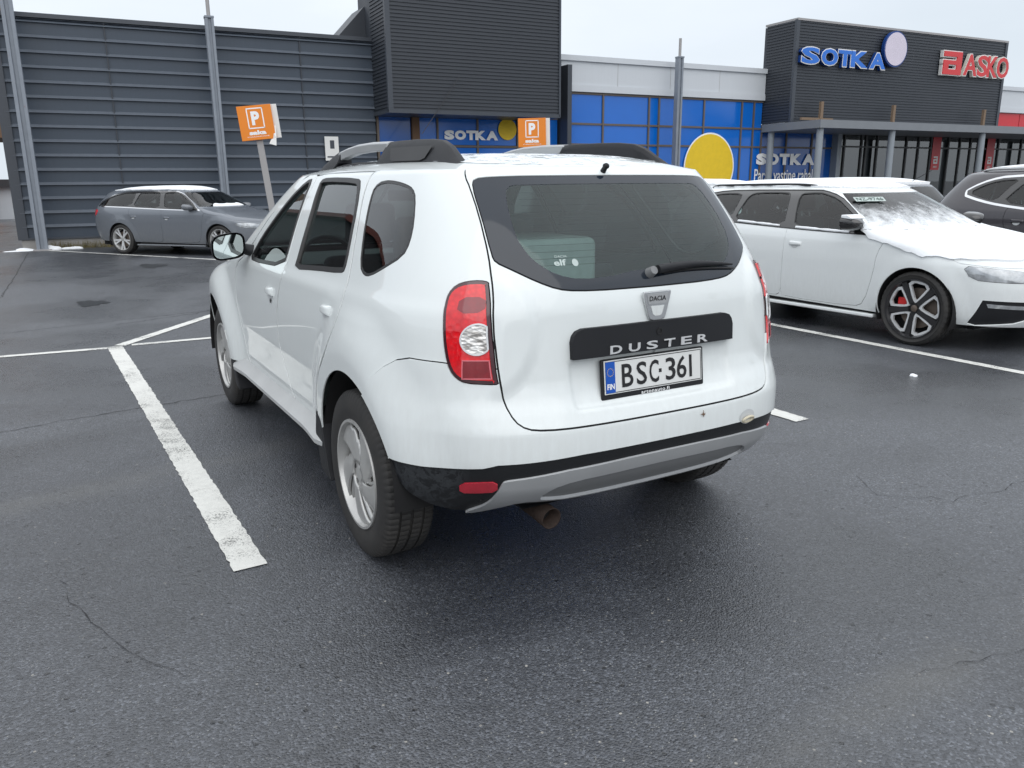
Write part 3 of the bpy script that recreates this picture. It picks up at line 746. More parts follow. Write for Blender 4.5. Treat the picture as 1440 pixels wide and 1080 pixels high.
def build_suv():
    car = empty('suv', (1.8374, 2.9105, 0), math.pi/2, 'white SUV with black roof rails parked between painted lines in the foreground, seen from behind', 'car')
    S = SUV
    T = {}
    T['light'] = smooth_poly([(.652,1.128),(.652,1.140),(.682,1.145),(.728,1.142),(.768,1.130),(.793,1.104),(.798,1.068),(.788,1.005),(.774,.908),(.758,.857),(.737,.830),(.707,.816),(.640,.813),(.600,.813),(.604,.83),(.618,.97)], .008)
    lampr = []
    for a in np.linspace(0, 2*math.pi, 41)[:-1]: lampr.append((max(.668+.055*math.cos(a), .614+(.960+.052*math.sin(a)-.813)*.11), .960+.052*math.sin(a)))
    circ = resample(lampr, .006)
    box = resample([(.618,.832),(.717,.830),(.714,.893),(.624,.894)], .006)
    dk = smooth_poly([(.652,1.045),(.745,1.04),(.745,1.09),(.655,1.092)], .006)
    glass = smooth_poly([(-.4,1.478),(.40,1.477),(.62,1.474),(.700,1.468),(.706,1.445),(.672,1.35),(.641,1.222),(.628,1.20),(.575,1.178),(.48,1.136),(.405,1.110),(.335,1.101),(.17,1.096),(-.4,1.095)], .010)
    inner = smooth_poly([(-.4,1.448),(.50,1.447),(.548,1.440),(.562,1.40),(.545,1.28),(.510,1.225),(.47,1.19),(.405,1.155),(.313,1.136),(.16,1.140),(.06,1.155),(-.4,1.158)], .010)
    tg = resample([(-.4,1.56),(.70,1.56),(.745,1.53),(.752,1.50),(.742,1.476),(.716,1.44),(.683,1.36),(.652,1.222),(.642,1.141),(.612,.96),(.595,.816),(.592,.75),(.574,.695),(.54,.668),(.48,.660),(.35,.657),(-.4,.655)])
    tg = smooth_poly([(-.4,1.55),(.55,1.55),(.70,1.545),(.748,1.51),(.742,1.476),(.716,1.44),(.683,1.36),(.652,1.222),(.642,1.141),(.612,.96),(.595,.816),(.592,.75),(.574,.695),(.54,.668),(.48,.660),(.35,.657),(-.4,.655)])
    bar = resample([(-.4,.878),(.352,.877),(.355,.935),(.350,.955),(.338,.970),(.315,.978),(-.4,.9785)], .008)
    A0, A1 = arch_poly(S, -.02, .37, .392, .30), arch_poly(S, 2.66, .37, .395, .30)
    arc = [(float(S.s_of(-.02+.392*math.cos(a), .37+.392*math.sin(a))[0]), .37+.392*math.sin(a)) for a in np.linspace(math.acos(-.19/.392), math.pi-math.asin(.15/.392), 14)]
    bump_top = [(-.4,.70),(.50,.72),(.56,.86),(.74,.878),(.80,.881),(.919,.882),(.980,.868),(1.039,.835),(1.10,.788)]
    wb = [(1.032,.521),(.883,.520),(.780,.528),(.688,.537),(.640,.550),(.344,.562),(-.4,.560)]
    bumper = resample(bump_top+arc+wb)
    blk = resample([(-.4,.5595),(.344,.5615),(.640,.5495),(.688,.5365),(.780,.5275),(.883,.5195),(1.032,.5205),(1.002,.461),(.915,.406),(.816,.368),(.724,.342),(.66,.340),(.60,.37),(.40,.352),(-.4,.350)])
    skid = smooth_poly([(-.4,.522),(.345,.519),(.575,.497),(.618,.492),(.628,.478),(.655,.39),(.70,.335),(.66,.335),(.60,.365),(.544,.392),(.45,.382),(.363,.370),(.2,.364),(-.4,.360)])
    skin_ = smooth_poly([(-.4, .474), (.30, .470), (.42, .458), (.47, .430), (.48, .400), (.44, .389), (.35, .376), (-.4, .368)])
    refl = smooth_poly([(.636,.449),(.640,.488),(.700,.484),(.765,.474),(.758,.436),(.70,.441)], .006)
    rearwin = smooth_poly([(X(.25),1.105),(X(.60),1.088),(X(.90),1.068),(X(.905),1.13),(X(.935),1.30),(X(.99),1.42),(X(1.015),1.475),(X(.93),1.487),(X(.50),1.479),(X(.43),1.463),(X(.325),1.36),(X(.24),1.2),(X(.215),1.12)], .010)
    frontwin = smooth_poly([(X(1.08),1.06),(X(1.72),1.042),(X(1.78),1.07),(X(1.76),1.10),(X(1.69),1.18),(X(1.55),1.285),(X(1.40),1.393),(X(1.25),1.475),(X(1.16),1.485),(X(1.125),1.35),(X(1.09),1.18)], .010)
    quarter = smooth_poly([(1.545,1.469),(1.36,1.463),(1.207,1.452),(1.103,1.437),(1.045,1.405),(1.015,1.322),(1.019,1.255),(1.051,1.206),(1.188,1.155),(1.288,1.122),(1.360,1.118),(1.431,1.145),(1.510,1.256),(1.592,1.395),(1.610,1.445)], .010)
    rdoor = smooth_poly([(X(.30),1.512),(X(.36),1.50),(X(.345),1.44),(X(.25),1.30),(X(.145),1.10),(X(.13),1.02),(X(.135),.93),(X(.17),.85),(X(.235),.775),(X(.32),.70),(X(.385),.60),(X(.41),.50),(X(.41),.43),(X(.46),.40),(X(.94),.40),(X(1.0),.44),(X(1.10),.57),(X(1.15),.66),(X(1.155),.72),(X(1.14),.82),(X(1.09),.94),(X(1.045),1.03),(X(1.06),1.12),(X(1.09),1.24),(X(1.105),1.34),(X(1.11),1.46),(X(1.12),1.512)])
    fdoor = smooth_poly([(X(1.12),1.512),(X(1.11),1.46),(X(1.105),1.34),(X(1.09),1.24),(X(1.06),1.12),(X(1.045),1.03),(X(1.09),.94),(X(1.14),.82),(X(1.155),.72),(X(1.15),.66),(X(1.10),.57),(X(1.0),.44),(X(.96),.40),(X(1.90),.40),(X(1.97),.43),(X(2.02),.55),(X(2.10),.72),(X(2.12),.9),(X(2.08),1.0),(X(1.93),1.06),(X(1.81),1.17),(X(1.64),1.31),(X(1.47),1.42),(X(1.30),1.505)])
    ws = []
    se = lambda z: S.S3-(S.S3-(S.S1+float(S.XE(z))-S.X0))*.62
    for z in np.linspace(1.075, 1.465, 12): ws.append((se(z), z))
    ws += [(S.S3+.3, 1.465), (S.S3+.3, 1.075)]; ws = resample(ws)
    under = resample([(-.4, 0), (6, 0), (6, .34), (X(2.2), .40), (X(.40), .40), (1.045, .45), (1.045, .517), (.9, .519), (-.4, .54)])
    g = .0034
    panels = [('lens_clear', offset(circ, -.0055), 0), ('lens_ring', circ, 0), ('lens_box', offset(box, -.0035), 0), ('lens_frame', box, 0), ('lens_dark', dk, 0), ('lens', offset(T['light'], -.0135), 0), ('lens_edge', T['light'], .002),
              ('glass_in', inner, 0), ('glass_border', glass, .0025), ('bar', bar, 0), (None, A0, 0), (None, A1, 0), ('reflector', refl, 0), ('skid_in', skin_, 0), ('skid', skid, .0015), ('bumper_low', blk, 0),
              (None, under, 0), ('tailgate', tg, g), ('bumper', bumper, g*.7),
              ('quarter_in', offset(quarter, -.010), 0), ('quarter_seal', quarter, .001),
              ('rwin_in', offset(rearwin, -.020), 0), ('rwin_seal', rearwin, .001), ('fwin_in', offset(frontwin, -.018), 0), ('fwin_seal', frontwin, .001),
              ('rdoor', rdoor, .0058), ('fdoor', fdoor, .0058), ('windscreen', ws, .002)]
    V, out = cut_skin(S, panels, 0.0, S.S3, .20, S.TM, .018)
    def half(nm, off=0, fl=.016): return panel_data(S, V, out[nm], off, fl)
    def both(nm, off=0, fl=.016): a = panel_data(S, V, out[nm], off, fl, True); return joined(a, mirrored(a))
    panel('body', both('body', 0, .006), 'white', car)
    panel('panel_gap', both('gap', -.004, 0), 'dark', car)
    tgate = panel('tailgate', both('tailgate'), 'white', car)
    bmp = panel('rear_bumper', both('bumper', .006), 'white', car)
    panel('lower_bumper', both('bumper_low', -.002), 'plastic_worn', bmp)
    panel('skid_plate', both('skid', .006, .05), 'satin', bmp)
    panel('skid_recess', both('skid_in', -.006, .03), 'skid_dark', bmp)
    panel('windscreen', both('windscreen', -.002), 'glass', car)
    rg = panel('rear_window', both('glass_in', 0, 0), 'glass_rear', tgate)
    panel('window_border', both('glass_border', .001, .006), 'frit', tgate)
    hb = panel('handle_bar', both('bar', .024, .045), 'plastic', tgate)
    for sd_ in (1, -1):
        f = (lambda d: d) if sd_ > 0 else mirrored
        tl = panel('tail_light', f(half('lens', .010, .012)), 'red_lens', car)
        panel('lamp_edge', f(half('lens_edge', .004, .012)), 'lamp_edge', tl)
        panel('reversing_lamp', f(half('lens_clear', .0125, .004)), 'clear_lens', tl)
        panel('lamp_ring', f(half('lens_ring', .014, .006)), 'letter_chrome', tl); panel('lamp_frame', f(half('lens_frame', .0125, .004)), 'pink_rim', tl)
        panel('fog_lamp', f(half('lens_box', .0115, .004)), 'dark_lens', tl)
        panel('brake_lamp', f(half('lens_dark', .0108, .003)), 'dark_lens', tl)
        panel('reflector', f(half('reflector', .004, .010)), 'reflector', bmp)
        q = panel('quarter_window', f(half('quarter_in', -.002, 0)), 'glass_dark', car)
        panel('window_seal', f(half('quarter_seal', .0, .01)), 'rubber', q)
        rd = panel('rear_door', f(half('rdoor', 0, .004)), 'white', car)
        panel('window', f(half('rwin_in', -.010, 0)), 'glass_dark', rd); panel('window_seal', f(half('rwin_seal', .003, .014)), 'rubber', rd)
        fd = panel('front_door', f(half('fdoor', 0, .004)), 'white', car)
        panel('window', f(half('fwin_in', -.010, 0)), 'glass', fd); panel('window_seal', f(half('fwin_seal', .003, .014)), 'rubber', fd)
        handle(rd, S, X(.315), .952, sd_, 'white', .13); handle(fd, S, X(1.26), .928, sd_, 'white', .13, lock=sd_ > 0)
        # sill step
        m = MB(); sec = [(.800, .305), (.862, .318), (.900, .352), (.902, .372), (.862, .405), (.845, .425), (.80, .425)]
        xs = np.linspace(.36, 2.22, 24); VV = []; n = len(sec)
        for x in xs:
            k = sm(.36, .43, x)*(1-sm(2.13, 2.22, x)); fl = .02*(1-sm(.36, .7, x))+.02*sm(1.9, 2.2, x)
            VV += [(x, (y-.02*(1-k)+fl)*sd_, z) for y, z in sec]
        FF = [(i*n+j, (i+1)*n+j, (i+1)*n+(j+1) % n, i*n+(j+1) % n) for i in range(len(xs)-1) for j in range(n)]+[tuple(range(n)), tuple(range((len(xs)-1)*n, len(xs)*n))]
        m.add(VV, FF); m.build('sill', 'sillgrey', car, smooth=True, angle=25)
        for x0, x1, x2 in ((.43, .335, .375), (2.30, 2.18, 2.26)):
            m = MB(); m.prism([(x0, .52), (x2-.0, .47), (x2-.06 if x0 < 1 else x2-.10, .27), (x2-.09 if x0 < 1 else x2-.13, .22), (x2+.03 if x0 < 1 else x2-.04, .24), (x0+.03, .40)], .70*sd_, (.903 if x0 < 1 else .898)*sd_)
            m.build('mud_flap', 'plastic', car, bevel=.006)
        # wheel housing
        for cx, r in ((-.02, .392), (2.66, .395)):
            m = MB(); pts = [(cx+(r+.006)*math.cos(a), .37+(r+.006)*math.sin(a)) for a in np.linspace(-.12, math.pi+.12, 40)]
            VV = [(x, .885*sd_, z) for x, z in pts]+[(x, .55*sd_, z) for x, z in pts]; n = len(pts)
            m.add(VV, [(i, i+1, i+1+n, i+n) for i in range(n-1)]+[tuple(range(n, 2*n))]); m.build('wheel_arch_liner', 'dark', car, smooth=True, fix=False)
        # mirror
        mr = empty('door_mirror', (1.80, .945*sd_, 1.125), parent=car)
        m = MB(); VV = []; N1, N2 = 24, 8
        for j in range(N2+1):
            q = j/N2; xx = -.03+.15*q; k = (1-q**2.6)**.5 if q < 1 else .0
            for i in range(N1):
                a = 2*math.pi*i/N1; ca, sa = math.cos(a), math.sin(a)
                e_ = (abs(ca)**3.5+abs(sa)**3.5)**(-1/3.5)
                VV.append((xx, (.004+.090*ca*e_*max(k, .02))*1, .072*sa*e_*max(k, .02)-.012*ca*(1)))
        VV = [(x, y*sd_, z) for x, y, z in VV]
        FF = [(j*N1+i, j*N1+(i+1) % N1, (j+1)*N1+(i+1) % N1, (j+1)*N1+i) for j in range(N2) for i in range(N1)]+[tuple(range(N1*N2, N1*(N2+1)))]
        m.add(VV, FF); m.build('mirror_housing', 'plastic', mr, smooth=True)
        m = MB(); m.add([(-.020, (.004+.080*math.cos(a)*(abs(math.cos(a))**3.5+abs(math.sin(a))**3.5)**(-1/3.5))*sd_, .062*math.sin(a)*(abs(math.cos(a))**3.5+abs(math.sin(a))**3.5)**(-1/3.5)-.012*math.cos(a)) for a in np.linspace(0, 2*math.pi, 33)[:-1]], [tuple(range(32))])
        m.build('mirror_glass', 'mirror', mr, fix=False)
        m = MB(); m.tube([(.03, -.05*sd_, -.01), (.02, -.13*sd_, -.03), (.0, -.17*sd_, -.06)], [.028, .034, .04], 12); m.build('mirror_arm', 'plastic', mr, smooth=True)
        # roof rail
        rr = empty('roof_rail', (0, 0, 0), parent=car)
        def rail_loft(name, prof, mat, yc=.478, wb_=.045, wt=.022, lean=.20):
            n = len(prof); VV = []
            for x, z0, z1 in prof:
                for (dy, z) in ((-wb_, z0), (-wt-.004, z0+(z1-z0)*.8), (-wt*.5, z1), (wt*.5, z1), (wt+.004, z0+(z1-z0)*.8), (wb_, z0)):
                    yy = yc+dy-(z-1.52)*lean; VV.append((x+.115, yy*sd_, z))
            FF = [(i*6+j, (i+1)*6+j, (i+1)*6+(j+1) % 6, i*6+(j+1) % 6) for i in range(n-1) for j in range(6)]+[tuple(range(6)), tuple(range((n-1)*6, n*6))]
            mm = MB(); mm.add(VV, FF); return mm.build(name, mat, rr, smooth=True, bevel=.004, angle=50)
        blk_ = [(-.325, 1.500, 1.520), (-.27, 1.500, 1.552), (-.20, 1.506, 1.592), (-.13, 1.512, 1.614), (-.02, 1.518, 1.624), (.12, 1.522, 1.629), (.30, 1.526, 1.632), (.415, 1.528, 1.632), (.44, 1.528, 1.610), (.475, 1.528, 1.560), (.50, 1.528, 1.548)]
        o = rail_loft('rail_end', blk_, 'plastic')
        m = MB(); yy = lambda z: (.478+.045-(z-1.52)*(.20+.20)+.004)
        pr = [(-.10, 1.596), (.34, 1.604), (.30, 1.555), (.27, 1.546), (-.02, 1.542), (-.06, 1.55)]
        m.add([(x+.115, (yy(z)+.000)*sd_, z) for x, z in pr], [tuple(range(len(pr)))]); m.build('rail_inset', 'rubber', rr, fix=False)
        rail_loft('rail_base', [(.46, 1.524, 1.550), (.8, 1.530, 1.556), (1.1, 1.520, 1.545), (1.3, 1.505, 1.530)], 'plastic', wb_=.028, wt=.024)
        rail_loft('rail_end', [(1.02, 1.556, 1.618), (1.10, 1.520, 1.614), (1.18, 1.510, 1.595), (1.28, 1.500, 1.562), (1.37, 1.490, 1.520), (1.42, 1.480, 1.500)], 'plastic', wb_=.040)
        rail_loft('rail_bar', [(.40, 1.592, 1.634), (.60, 1.598, 1.640), (.80, 1.595, 1.638), (.95, 1.582, 1.627), (1.06, 1.565, 1.614)], 'satin', wb_=.020, wt=.020, lean=.15)
        R_ = .338
        wheel(car, 0, .783*sd_, R_, R_, .205, .218, 'swept', sd_, .25); wheel(car, 2.673, .775*sd_, R_, R_, .205, .218, 'swept', sd_, 1.1)
    V2, out2 = cut_skin(S, [('a', rough_edge([(-.3, 1.585), (1.3, 1.60), (S.S3-.5, 1.60), (S.S3+.3, 1.60), (S.S3+.3, 2.2), (-.3, 2.2)], .01, 2), 0)], 0, S.S3, 1.52, S.TM, .05)
    a = panel_data(S, V2, out2['a'], .003, 0, True); panel('roof_snow', joined(a, mirrored(a)), 'snow_patchy', car)
    # underside
    m = MB(); m.box((-.30, -.58, .27), (3.2, .58, .36)); m.box((.45, -.80, .33), (2.15, .80, .40)); m.box((-.64, -.66, .40), (-.35, .66, .50)); m.build('underbody', 'dark', car)
    m = MB(); m.prism([(-.655, .342), (-.64, .338), (-.45, .335), (-.45, .37)], -.50, .50); m.build('bumper_return', 'plastic', bmp)
    ex = empty('exhaust', (0, 0, 0), parent=car)
    m = MB(); m.tube([(-.20, .40, .28), (-.40, .39, .290), (-.56, .38, .283), (-.648, .377, .276)], [.028, .031, .038, .041], 24, cap=False)
    m.build('exhaust_pipe', 'rust', ex, smooth=True, fix=False).modifiers.new('t', 'SOLIDIFY').thickness = .004
    m = MB(); m.tube([(-.50, .382, .287), (-.59, .379, .281)], .031, 20); m.build('pipe_inside', 'dark', ex)
    # tailgate furniture
    P_, N_ = surf(S, .01, .80)
    cx = P_.x-.006
    pl = empty('number_plate', (cx-.010, .014, .800), parent=tgate); pl.rotation_euler = (0, R(6), 0)
    m = MB(); m.box((-.006, -.232, -.078), (.006, .232, .064)); m.build('plate_holder', 'plastic', pl, bevel=.006)
    m = MB(); m.box((-.009, -.221, -.059), (-.005, .221, .059)); m.build('plate', 'plate_white', pl, bevel=.004)
    bd = MB()
    for y0, y1, z0, z1 in ((-.217, .217, .0525, .0550), (-.217, .217, -.0550, -.0525), (-.217, -.2145, -.0550, .0550), (.2145, .217, -.0550, .0550)): bd.box((-.0098, y0, z0), (-.0085, y1, z1))
    bd.build('plate_edge', 'black_ink', pl)
    m = MB(); m.box((-.0100, .176, -.054), (-.0085, .216, .054)); m.build('country_strip', 'plate_blue', pl)
    E_ = (0, -1, 0); U_ = (0, 0, 1)
    text_fit('plate_lettering', 'FIN', 'white_ink', pl, (-.0101, .196, -.032), E_, U_, .031, .020, .0008, offset=.03)
    st = MB()
    for k in range(12):
        a = math.pi*2*k/12; c_ = Vector((-.0106, .196+.0125*math.cos(a), .018+.0135*math.sin(a)))
        pts = [c_+Vector((0, (.0024 if q % 2 == 0 else .001)*math.sin(q*math.pi/5), (.0024 if q % 2 == 0 else .001)*math.cos(q*math.pi/5))) for q in range(10)]
        st.add(pts, [tuple(range(10))])
    st.build('star_ring', 'yellow_star', pl, fix=False)
    for ch, f0, f1 in (('B', .166, .279), ('S', .312, .416), ('C', .442, .539), ('3', .610, .714), ('6', .727, .831)):
        text_fit('plate_letter', ch, 'black_ink', pl, (-.0096, .221-.442*(f0+f1)/2, 0), E_, U_, .442*(f1-f0), .081, .0010, offset=.012)
    m = MB(); m.box((-.0106, -.172, -.0405), (-.0096, -.160, .0405)); m.build('plate_letter', 'black_ink', pl); m = MB(); m.box((-.0106, -.030, -.007), (-.0096, -.018, .006)); m.build('plate_hyphen', 'black_ink', pl)
    text_fit('dealer_lettering', 'artonauto.fi', 'white_ink', pl, (-.0062, -.002, -.0685), E_, U_, .128, .0125, .0010, offset=.012, spacing=1.1)
    # raised badge letters
    for k, ch in enumerate('DUSTER'):
        yy = .192-.0785*k; p, n = surf(S, abs(yy)/.94, .897, .0255); 
        text_fit('badge_letter', ch, 'letter_chrome', hb, (p.x-.0005, yy, .8985), (0, -1, 0), (0, 0, 1), .050, .029, .0025, offset=.02)
    p, n = surf(S, 0, .955, .026)
    m = MB(); m.lathe([(0, .013), (-.004, .013), (-.004, .009), (-.001, .008), (-.001, 0)], 24, 'x', (p.x+.002, .0, .943)); m.build('tailgate_lock', 'rubber', hb, smooth=True)
    # badge
    p, n = surf(S, 0, 1.03); bx = p.x; 
    bdg = empty('badge', (bx-.002, 0, 1.032), parent=tgate); bdg.rotation_euler = (0, R(2), 0)
    o_ = [(-.061, .050), (.059, .049), (.060, .038), (.050, 0), (.040, -.035), (.032, -.048), (.015, -.053), (-.015, -.053), (-.032, -.048), (-.040, -.035), (-.050, 0), (-.062, .040)]
    m = MB(); m.prism([(y, z) for y, z in o_], -.012, 0, 'yz'); m.build('badge_shield', 'chrome_matt', bdg, bevel=.003)
    m = MB(); m.prism([(-.050, .042), (.049, .041), (.040, .006), (-.040, .006)], -.0135, -.011, 'yz'); m.build('badge_plate', 'satin', bdg)
    m = MB(); m.prism([(-.030, -.001), (.030, -.001), (.020, -.030), (.012, -.036), (-.012, -.036), (-.020, -.030)], -.0135, -.011, 'yz'); m.build('badge_cutout', 'white', bdg)
    text_fit('badge_lettering', 'DACIA', 'black_ink', bdg, (-.0136, 0, .025), (0, -1, 0), (0, 0, 1), .074, .017, .0008, offset=.02)
    # wiper
    wp = empty('wiper', (0, 0, 0), parent=tgate)
    p, n = surf(S, .0, 1.140, .0); m = MB(); m.tube([p, p+n*.030], [.020, .015], 20); m.build('wiper_pivot', 'skid_dark', wp, smooth=True)
    pts = []
    for s_ in np.linspace(.02, .43, 14):
        q, n = surf(S, float(s_), 1.142+.010*math.sin(math.pi*(s_-.02)/.41)+.0*s_, .026-.012*(s_/.43), -1); pts.append(q)
    m = MB(); m.tube(pts, list(np.interp(np.linspace(0, 1, 14), [0, .25, .7, 1], [.016, .015, .010, .004])), 10); m.build('wiper_arm', 'plastic', wp, smooth=True)
    pts = []
    for s_ in np.linspace(.06, .44, 14): q, n = surf(S, float(s_), 1.132+.008*math.sin(math.pi*s_/.43), .006, -1); pts.append(q)
    m = MB(); m.tube(pts, .0045, 6); m.build('wiper_blade', 'rubber', wp)
    p, n = surf(S, 0, 1.492, 0); m = MB(); m.tube([p-n*.0, p+n*.022], [.011, .010], 12); m.lathe([(-.012, 0), (-.009, .009), (0, .012), (.009, .009), (.012, 0)], 14, 'y', tuple(p+n*.026)); m.build('washer_jet', 'plastic', tgate, smooth=True)
    hl = MB()
    for t_ in np.linspace(1.185, 1.42, 12):
        pts = [surf(S, abs(float(s_)), float(t_), -.001, 1 if s_ >= 0 else -1)[0] for s_ in np.linspace(-.50, .50, 26)]
        hl.tube(pts, .0007, 3, cap=False)
    hl.build('heater_lines', 'frit', rg)
    # stickers inside the glass
    for txt, s_, t_, w_, h_, bd_ in (('DACIA', .378, 1.211, .046, .009, .0), ('elf', .385, 1.192, .046, .024, .03)):
        q, n = surf(S, s_, t_, .002); ey = Vector((0, 0, 1)); ey = (ey-n*ey.dot(n)).normalized(); ex = ey.cross(n)
        text_fit('sticker_lettering', txt, 'grey_ink', tgate, q, ex, ey, w_, h_, .0008, offset=bd_)
    q, n = surf(S, .322, 1.190, .002); ey = Vector((0, 0, 1)); ey = (ey-n*ey.dot(n)).normalized(); ex = ey.cross(n)
    m = MB(); m.add([q+ex*.012*math.cos(a)+ey*.014*math.sin(a) for a in np.linspace(0, 2*math.pi, 19)[:-1]], [tuple(range(18))]); m.build('sticker_emblem', 'grey_ink', tgate, fix=False)
    # towing-eye recess with its cover hanging out
    q, n = surf(S, .405, .575, .006, -1); ey = Vector((0, 0, 1)); ey = (ey-n*ey.dot(n)).normalized(); ex = ey.cross(n)
    m = MB(); m.add([q+ex*.045*math.cos(a)+ey*(.028*math.sin(a)+.004)+n*.001 for a in np.linspace(0, 2*math.pi, 25)[:-1]], [tuple(range(24))]); m.build('towing_eye_recess', 'hollow_grey', bmp, fix=False)
    m = MB(); m.tube([q+ex*.030*math.cos(a)+ey*(.011*math.sin(a)-.006)+n*(.006+.006*math.sin(a)) for a in np.linspace(0, 2*math.pi, 20)], .0055, 8); m.build('towing_eye_cap', 'skin_lamp', bmp, smooth=True)
    # cabin
    for y in (.36, -.36): seat(car, 'front_seat', 1.45, y, .44, .5)
    seat(car, 'rear_bench', .66, 0, .40, 1.25, 3)
    m = MB(); m.box((-.36, -.02, .62), (.04, .50, 1.25)); m.build('boot_load', 'greyfabric', car, bevel=.03)
    m = MB(); m.prism([(1.95, .60), (1.95, .98), (2.08, 1.035), (2.45, 1.03), (2.5, .6)], -.72, .72); m.build('dashboard', 'trim', car, bevel=.03)
    m = MB(); m.tube([(1.86+.05*math.sin(a), .36+.18*math.cos(a), .98+.17*math.sin(a)) for a in np.linspace(0, 2*math.pi, 33)], .014, 8); m.tube([(1.86, .36, .98), (2.0, .36, .93)], .03, 8); m.box((1.85, .20, .965), (1.875, .52, .995)); m.build('steering_wheel', 'trim', car, smooth=True)
    m = MB(); m.box((-.5, -.80, .40), (2.4, .80, .44)); m.box((2.4, -.8, .4), (2.44, .8, 1.0)); m.build('cabin_floor', 'trim', car)
    m = MB(); m.box((1.50, -.10, 1.36), (1.52, .10, 1.42)); m.build('rear_view_mirror', 'trim', car, bevel=.01)
    return car
MATS['pink_rim'] = simple('pale_red_rim', (.70, .16, .19), .2, coat=1)
MATS['skid_dark'] = simple('shaded_grey_plastic', (.20, .205, .21), .5, var=.1)  # skid facet's shade is put into this darker grey; wiper pivot shares it
MATS['letter_chrome'] = simple('bright_letter_chrome', (.74, .75, .76), .3, metal=.35)
MATS['mirror'] = simple('mirror_silver', (.55, .62, .62), .02, metal=1, var=.01)
MATS['chrome_matt'] = simple('matt_chrome', (.60, .61, .62), .28, metal=.85, var=.1)
MATS['yellow_star'] = MATS['yellow_ink']
SUVCAR = build_suv()
# ------------------------------------------------------------------ the store (facade frame: s to the right, n towards the car park, z up)
for nm, c, r in (('navy_cladding', (.050, .062, .082), .45), ('dark_cladding', (.040, .046, .056), .45), ('corner_flashing', (.052, .060, .074), .4), ('post_grey', (.17, .19, .225), .45),
                 ('band_white', (.60, .62, .645), .5), ('shop_blue', (.004, .115, .46), .22), ('shop_blue_dark', (.004, .06, .27), .25), ('shop_red', (.55, .02, .03), .3), ('mullion', (.13, .105, .085), .45),
                 ('mullion_dark', (.035, .036, .038), .4), ('canopy_grey', (.20, .215, .235), .5), ('column_grey', (.26, .29, .32), .45), ('concrete', (.30, .29, .28), .85),
                 ('orange_sign', (.80, .23, .01), .45), ('raw_wood', (.20, .14, .095), .8), ('brown_wood', (.16, .09, .05), .7), ('sign_blue', (.02, .16, .62), .3), ('sign_rim', (.01, .05, .22), .3),
                 ('sign_red', (.62, .035, .04), .3), ('sign_white', (.74, .74, .72), .4), ('sign_lilac', (.66, .60, .70), .4), ('sign_cream', (.68, .66, .58), .5), ('post_metal', (.34, .33, .33), .5), ('red_brick', (.26, .09, .06), .8),
                 ('red_brown', (.20, .05, .035), .5), ('roof_dark', (.05, .05, .055), .8), ('road_far', (.20, .20, .21), .8), ('bark', (.07, .055, .045), .9)):
    MATS[nm] = simple(nm, c, r, var=.10, vscale=2.5)
def streaky(name, col, rough, k):
    b = NB(name); v = b.coord(scale=(6, 6, .35)); n = b.noise(v, 3, 6, .7); n2 = b.noise(b.coord(), .9, 4)
    c = b.mix(b.math('ADD', b.math('MULTIPLY', n, .6), b.math('MULTIPLY', n2, .4)), [x*(1-k) for x in col], [min(1, x*(1+k)) for x in col])
    return b.done(b.bsdf(Base_Color=c, Roughness=b.math('MULTIPLY_ADD', n2, .25, rough-.1), Normal=b.bump(n2, .05, .05)))
MATS['navy_cladding'] = streaky('navy_cladding', (.046, .062, .086), .45, .16); MATS['dark_cladding'] = streaky('dark_cladding', (.040, .046, .057), .45, .14)
MATS['band_white'] = streaky('band_white', (.58, .61, .645), .5, .07)
def post_mat():
    b = NB('flaking_grey_post'); n = b.noise(b.coord(scale=(9, 9, 1.6)), 2.2, 6, .75); n2 = b.noise(b.coord(), 5, 4)
    c = b.mix(n2, (.19, .215, .25), (.27, .30, .345)); c = b.mix(b.ramp(n, [(.64, 0), (.68, .8)]), c, (.22, .08, .07))
    return b.done(b.bsdf(Base_Color=c, Roughness=.5, Normal=b.bump(n, .2, .01)))
MATS['post_grey'] = post_mat()
MATS['window_dark'] = glassy('shop_glass', (.20, .23, .24), 1, .02, 2.1)
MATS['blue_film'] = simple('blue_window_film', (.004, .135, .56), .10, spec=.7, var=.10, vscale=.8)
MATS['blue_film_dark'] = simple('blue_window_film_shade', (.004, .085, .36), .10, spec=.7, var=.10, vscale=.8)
FA = R(-3.1); FO = Vector((-.39, 23.0, 0)); FD = Vector((math.cos(FA), math.sin(FA), 0)); FN = Vector((math.sin(FA), -math.cos(FA), 0))
def facade(name, label, cat='building', s=0, n=0):
    o = empty(name, FO+FD*s+FN*n, FA, label, cat); return o        # local x = s, local y = -n
class FB(MB):
    "boxes given in facade coordinates (s, n, z)"
    def bx(s, s0, s1, n0, n1, z0, z1): return s.box((s0, -n1, z0), (s1, -n0, z1))
def ribbed(name, s0, s1, n, z0, z1, pitch, depth, lip, mat, parent, side=None, slope=False):
    "horizontal cassette cladding: one folded sheet; side = (s, n0, n1) for a return wall"
    prof = []; z = z0
    while z < z1-1e-6:
        zt = min(z+pitch, z1)
        prof += [(0, z), (0, max(z, zt-lip)), (depth, max(z, zt-lip*.92)), (0, zt)] if slope else [(0, z), (0, max(z, zt-lip)), (depth, max(z, zt-lip*.8)), (depth, zt)]
        z = zt
    V = []; 
    for d, z in prof:
        if side: V += [(side[0]-d, -side[1], z), (side[0]-d, -side[2], z)]
        else: V += [(s0, -n-d, z), (s1, -n-d, z)]
    F = [(2*i, 2*i+1, 2*i+3, 2*i+2) if not side else (2*i+1, 2*i, 2*i+2, 2*i+3) for i in range(len(prof)-1)]
    m = MB(); m.add(V, F)
    if slope: m.m = [1 if i % 4 == 2 else 0 for i in range(len(F))]; return m.build(name, None, parent, fix=False, mats=[mat, 'skylit_ledge'])
    return m.build(name, mat, parent, fix=False)
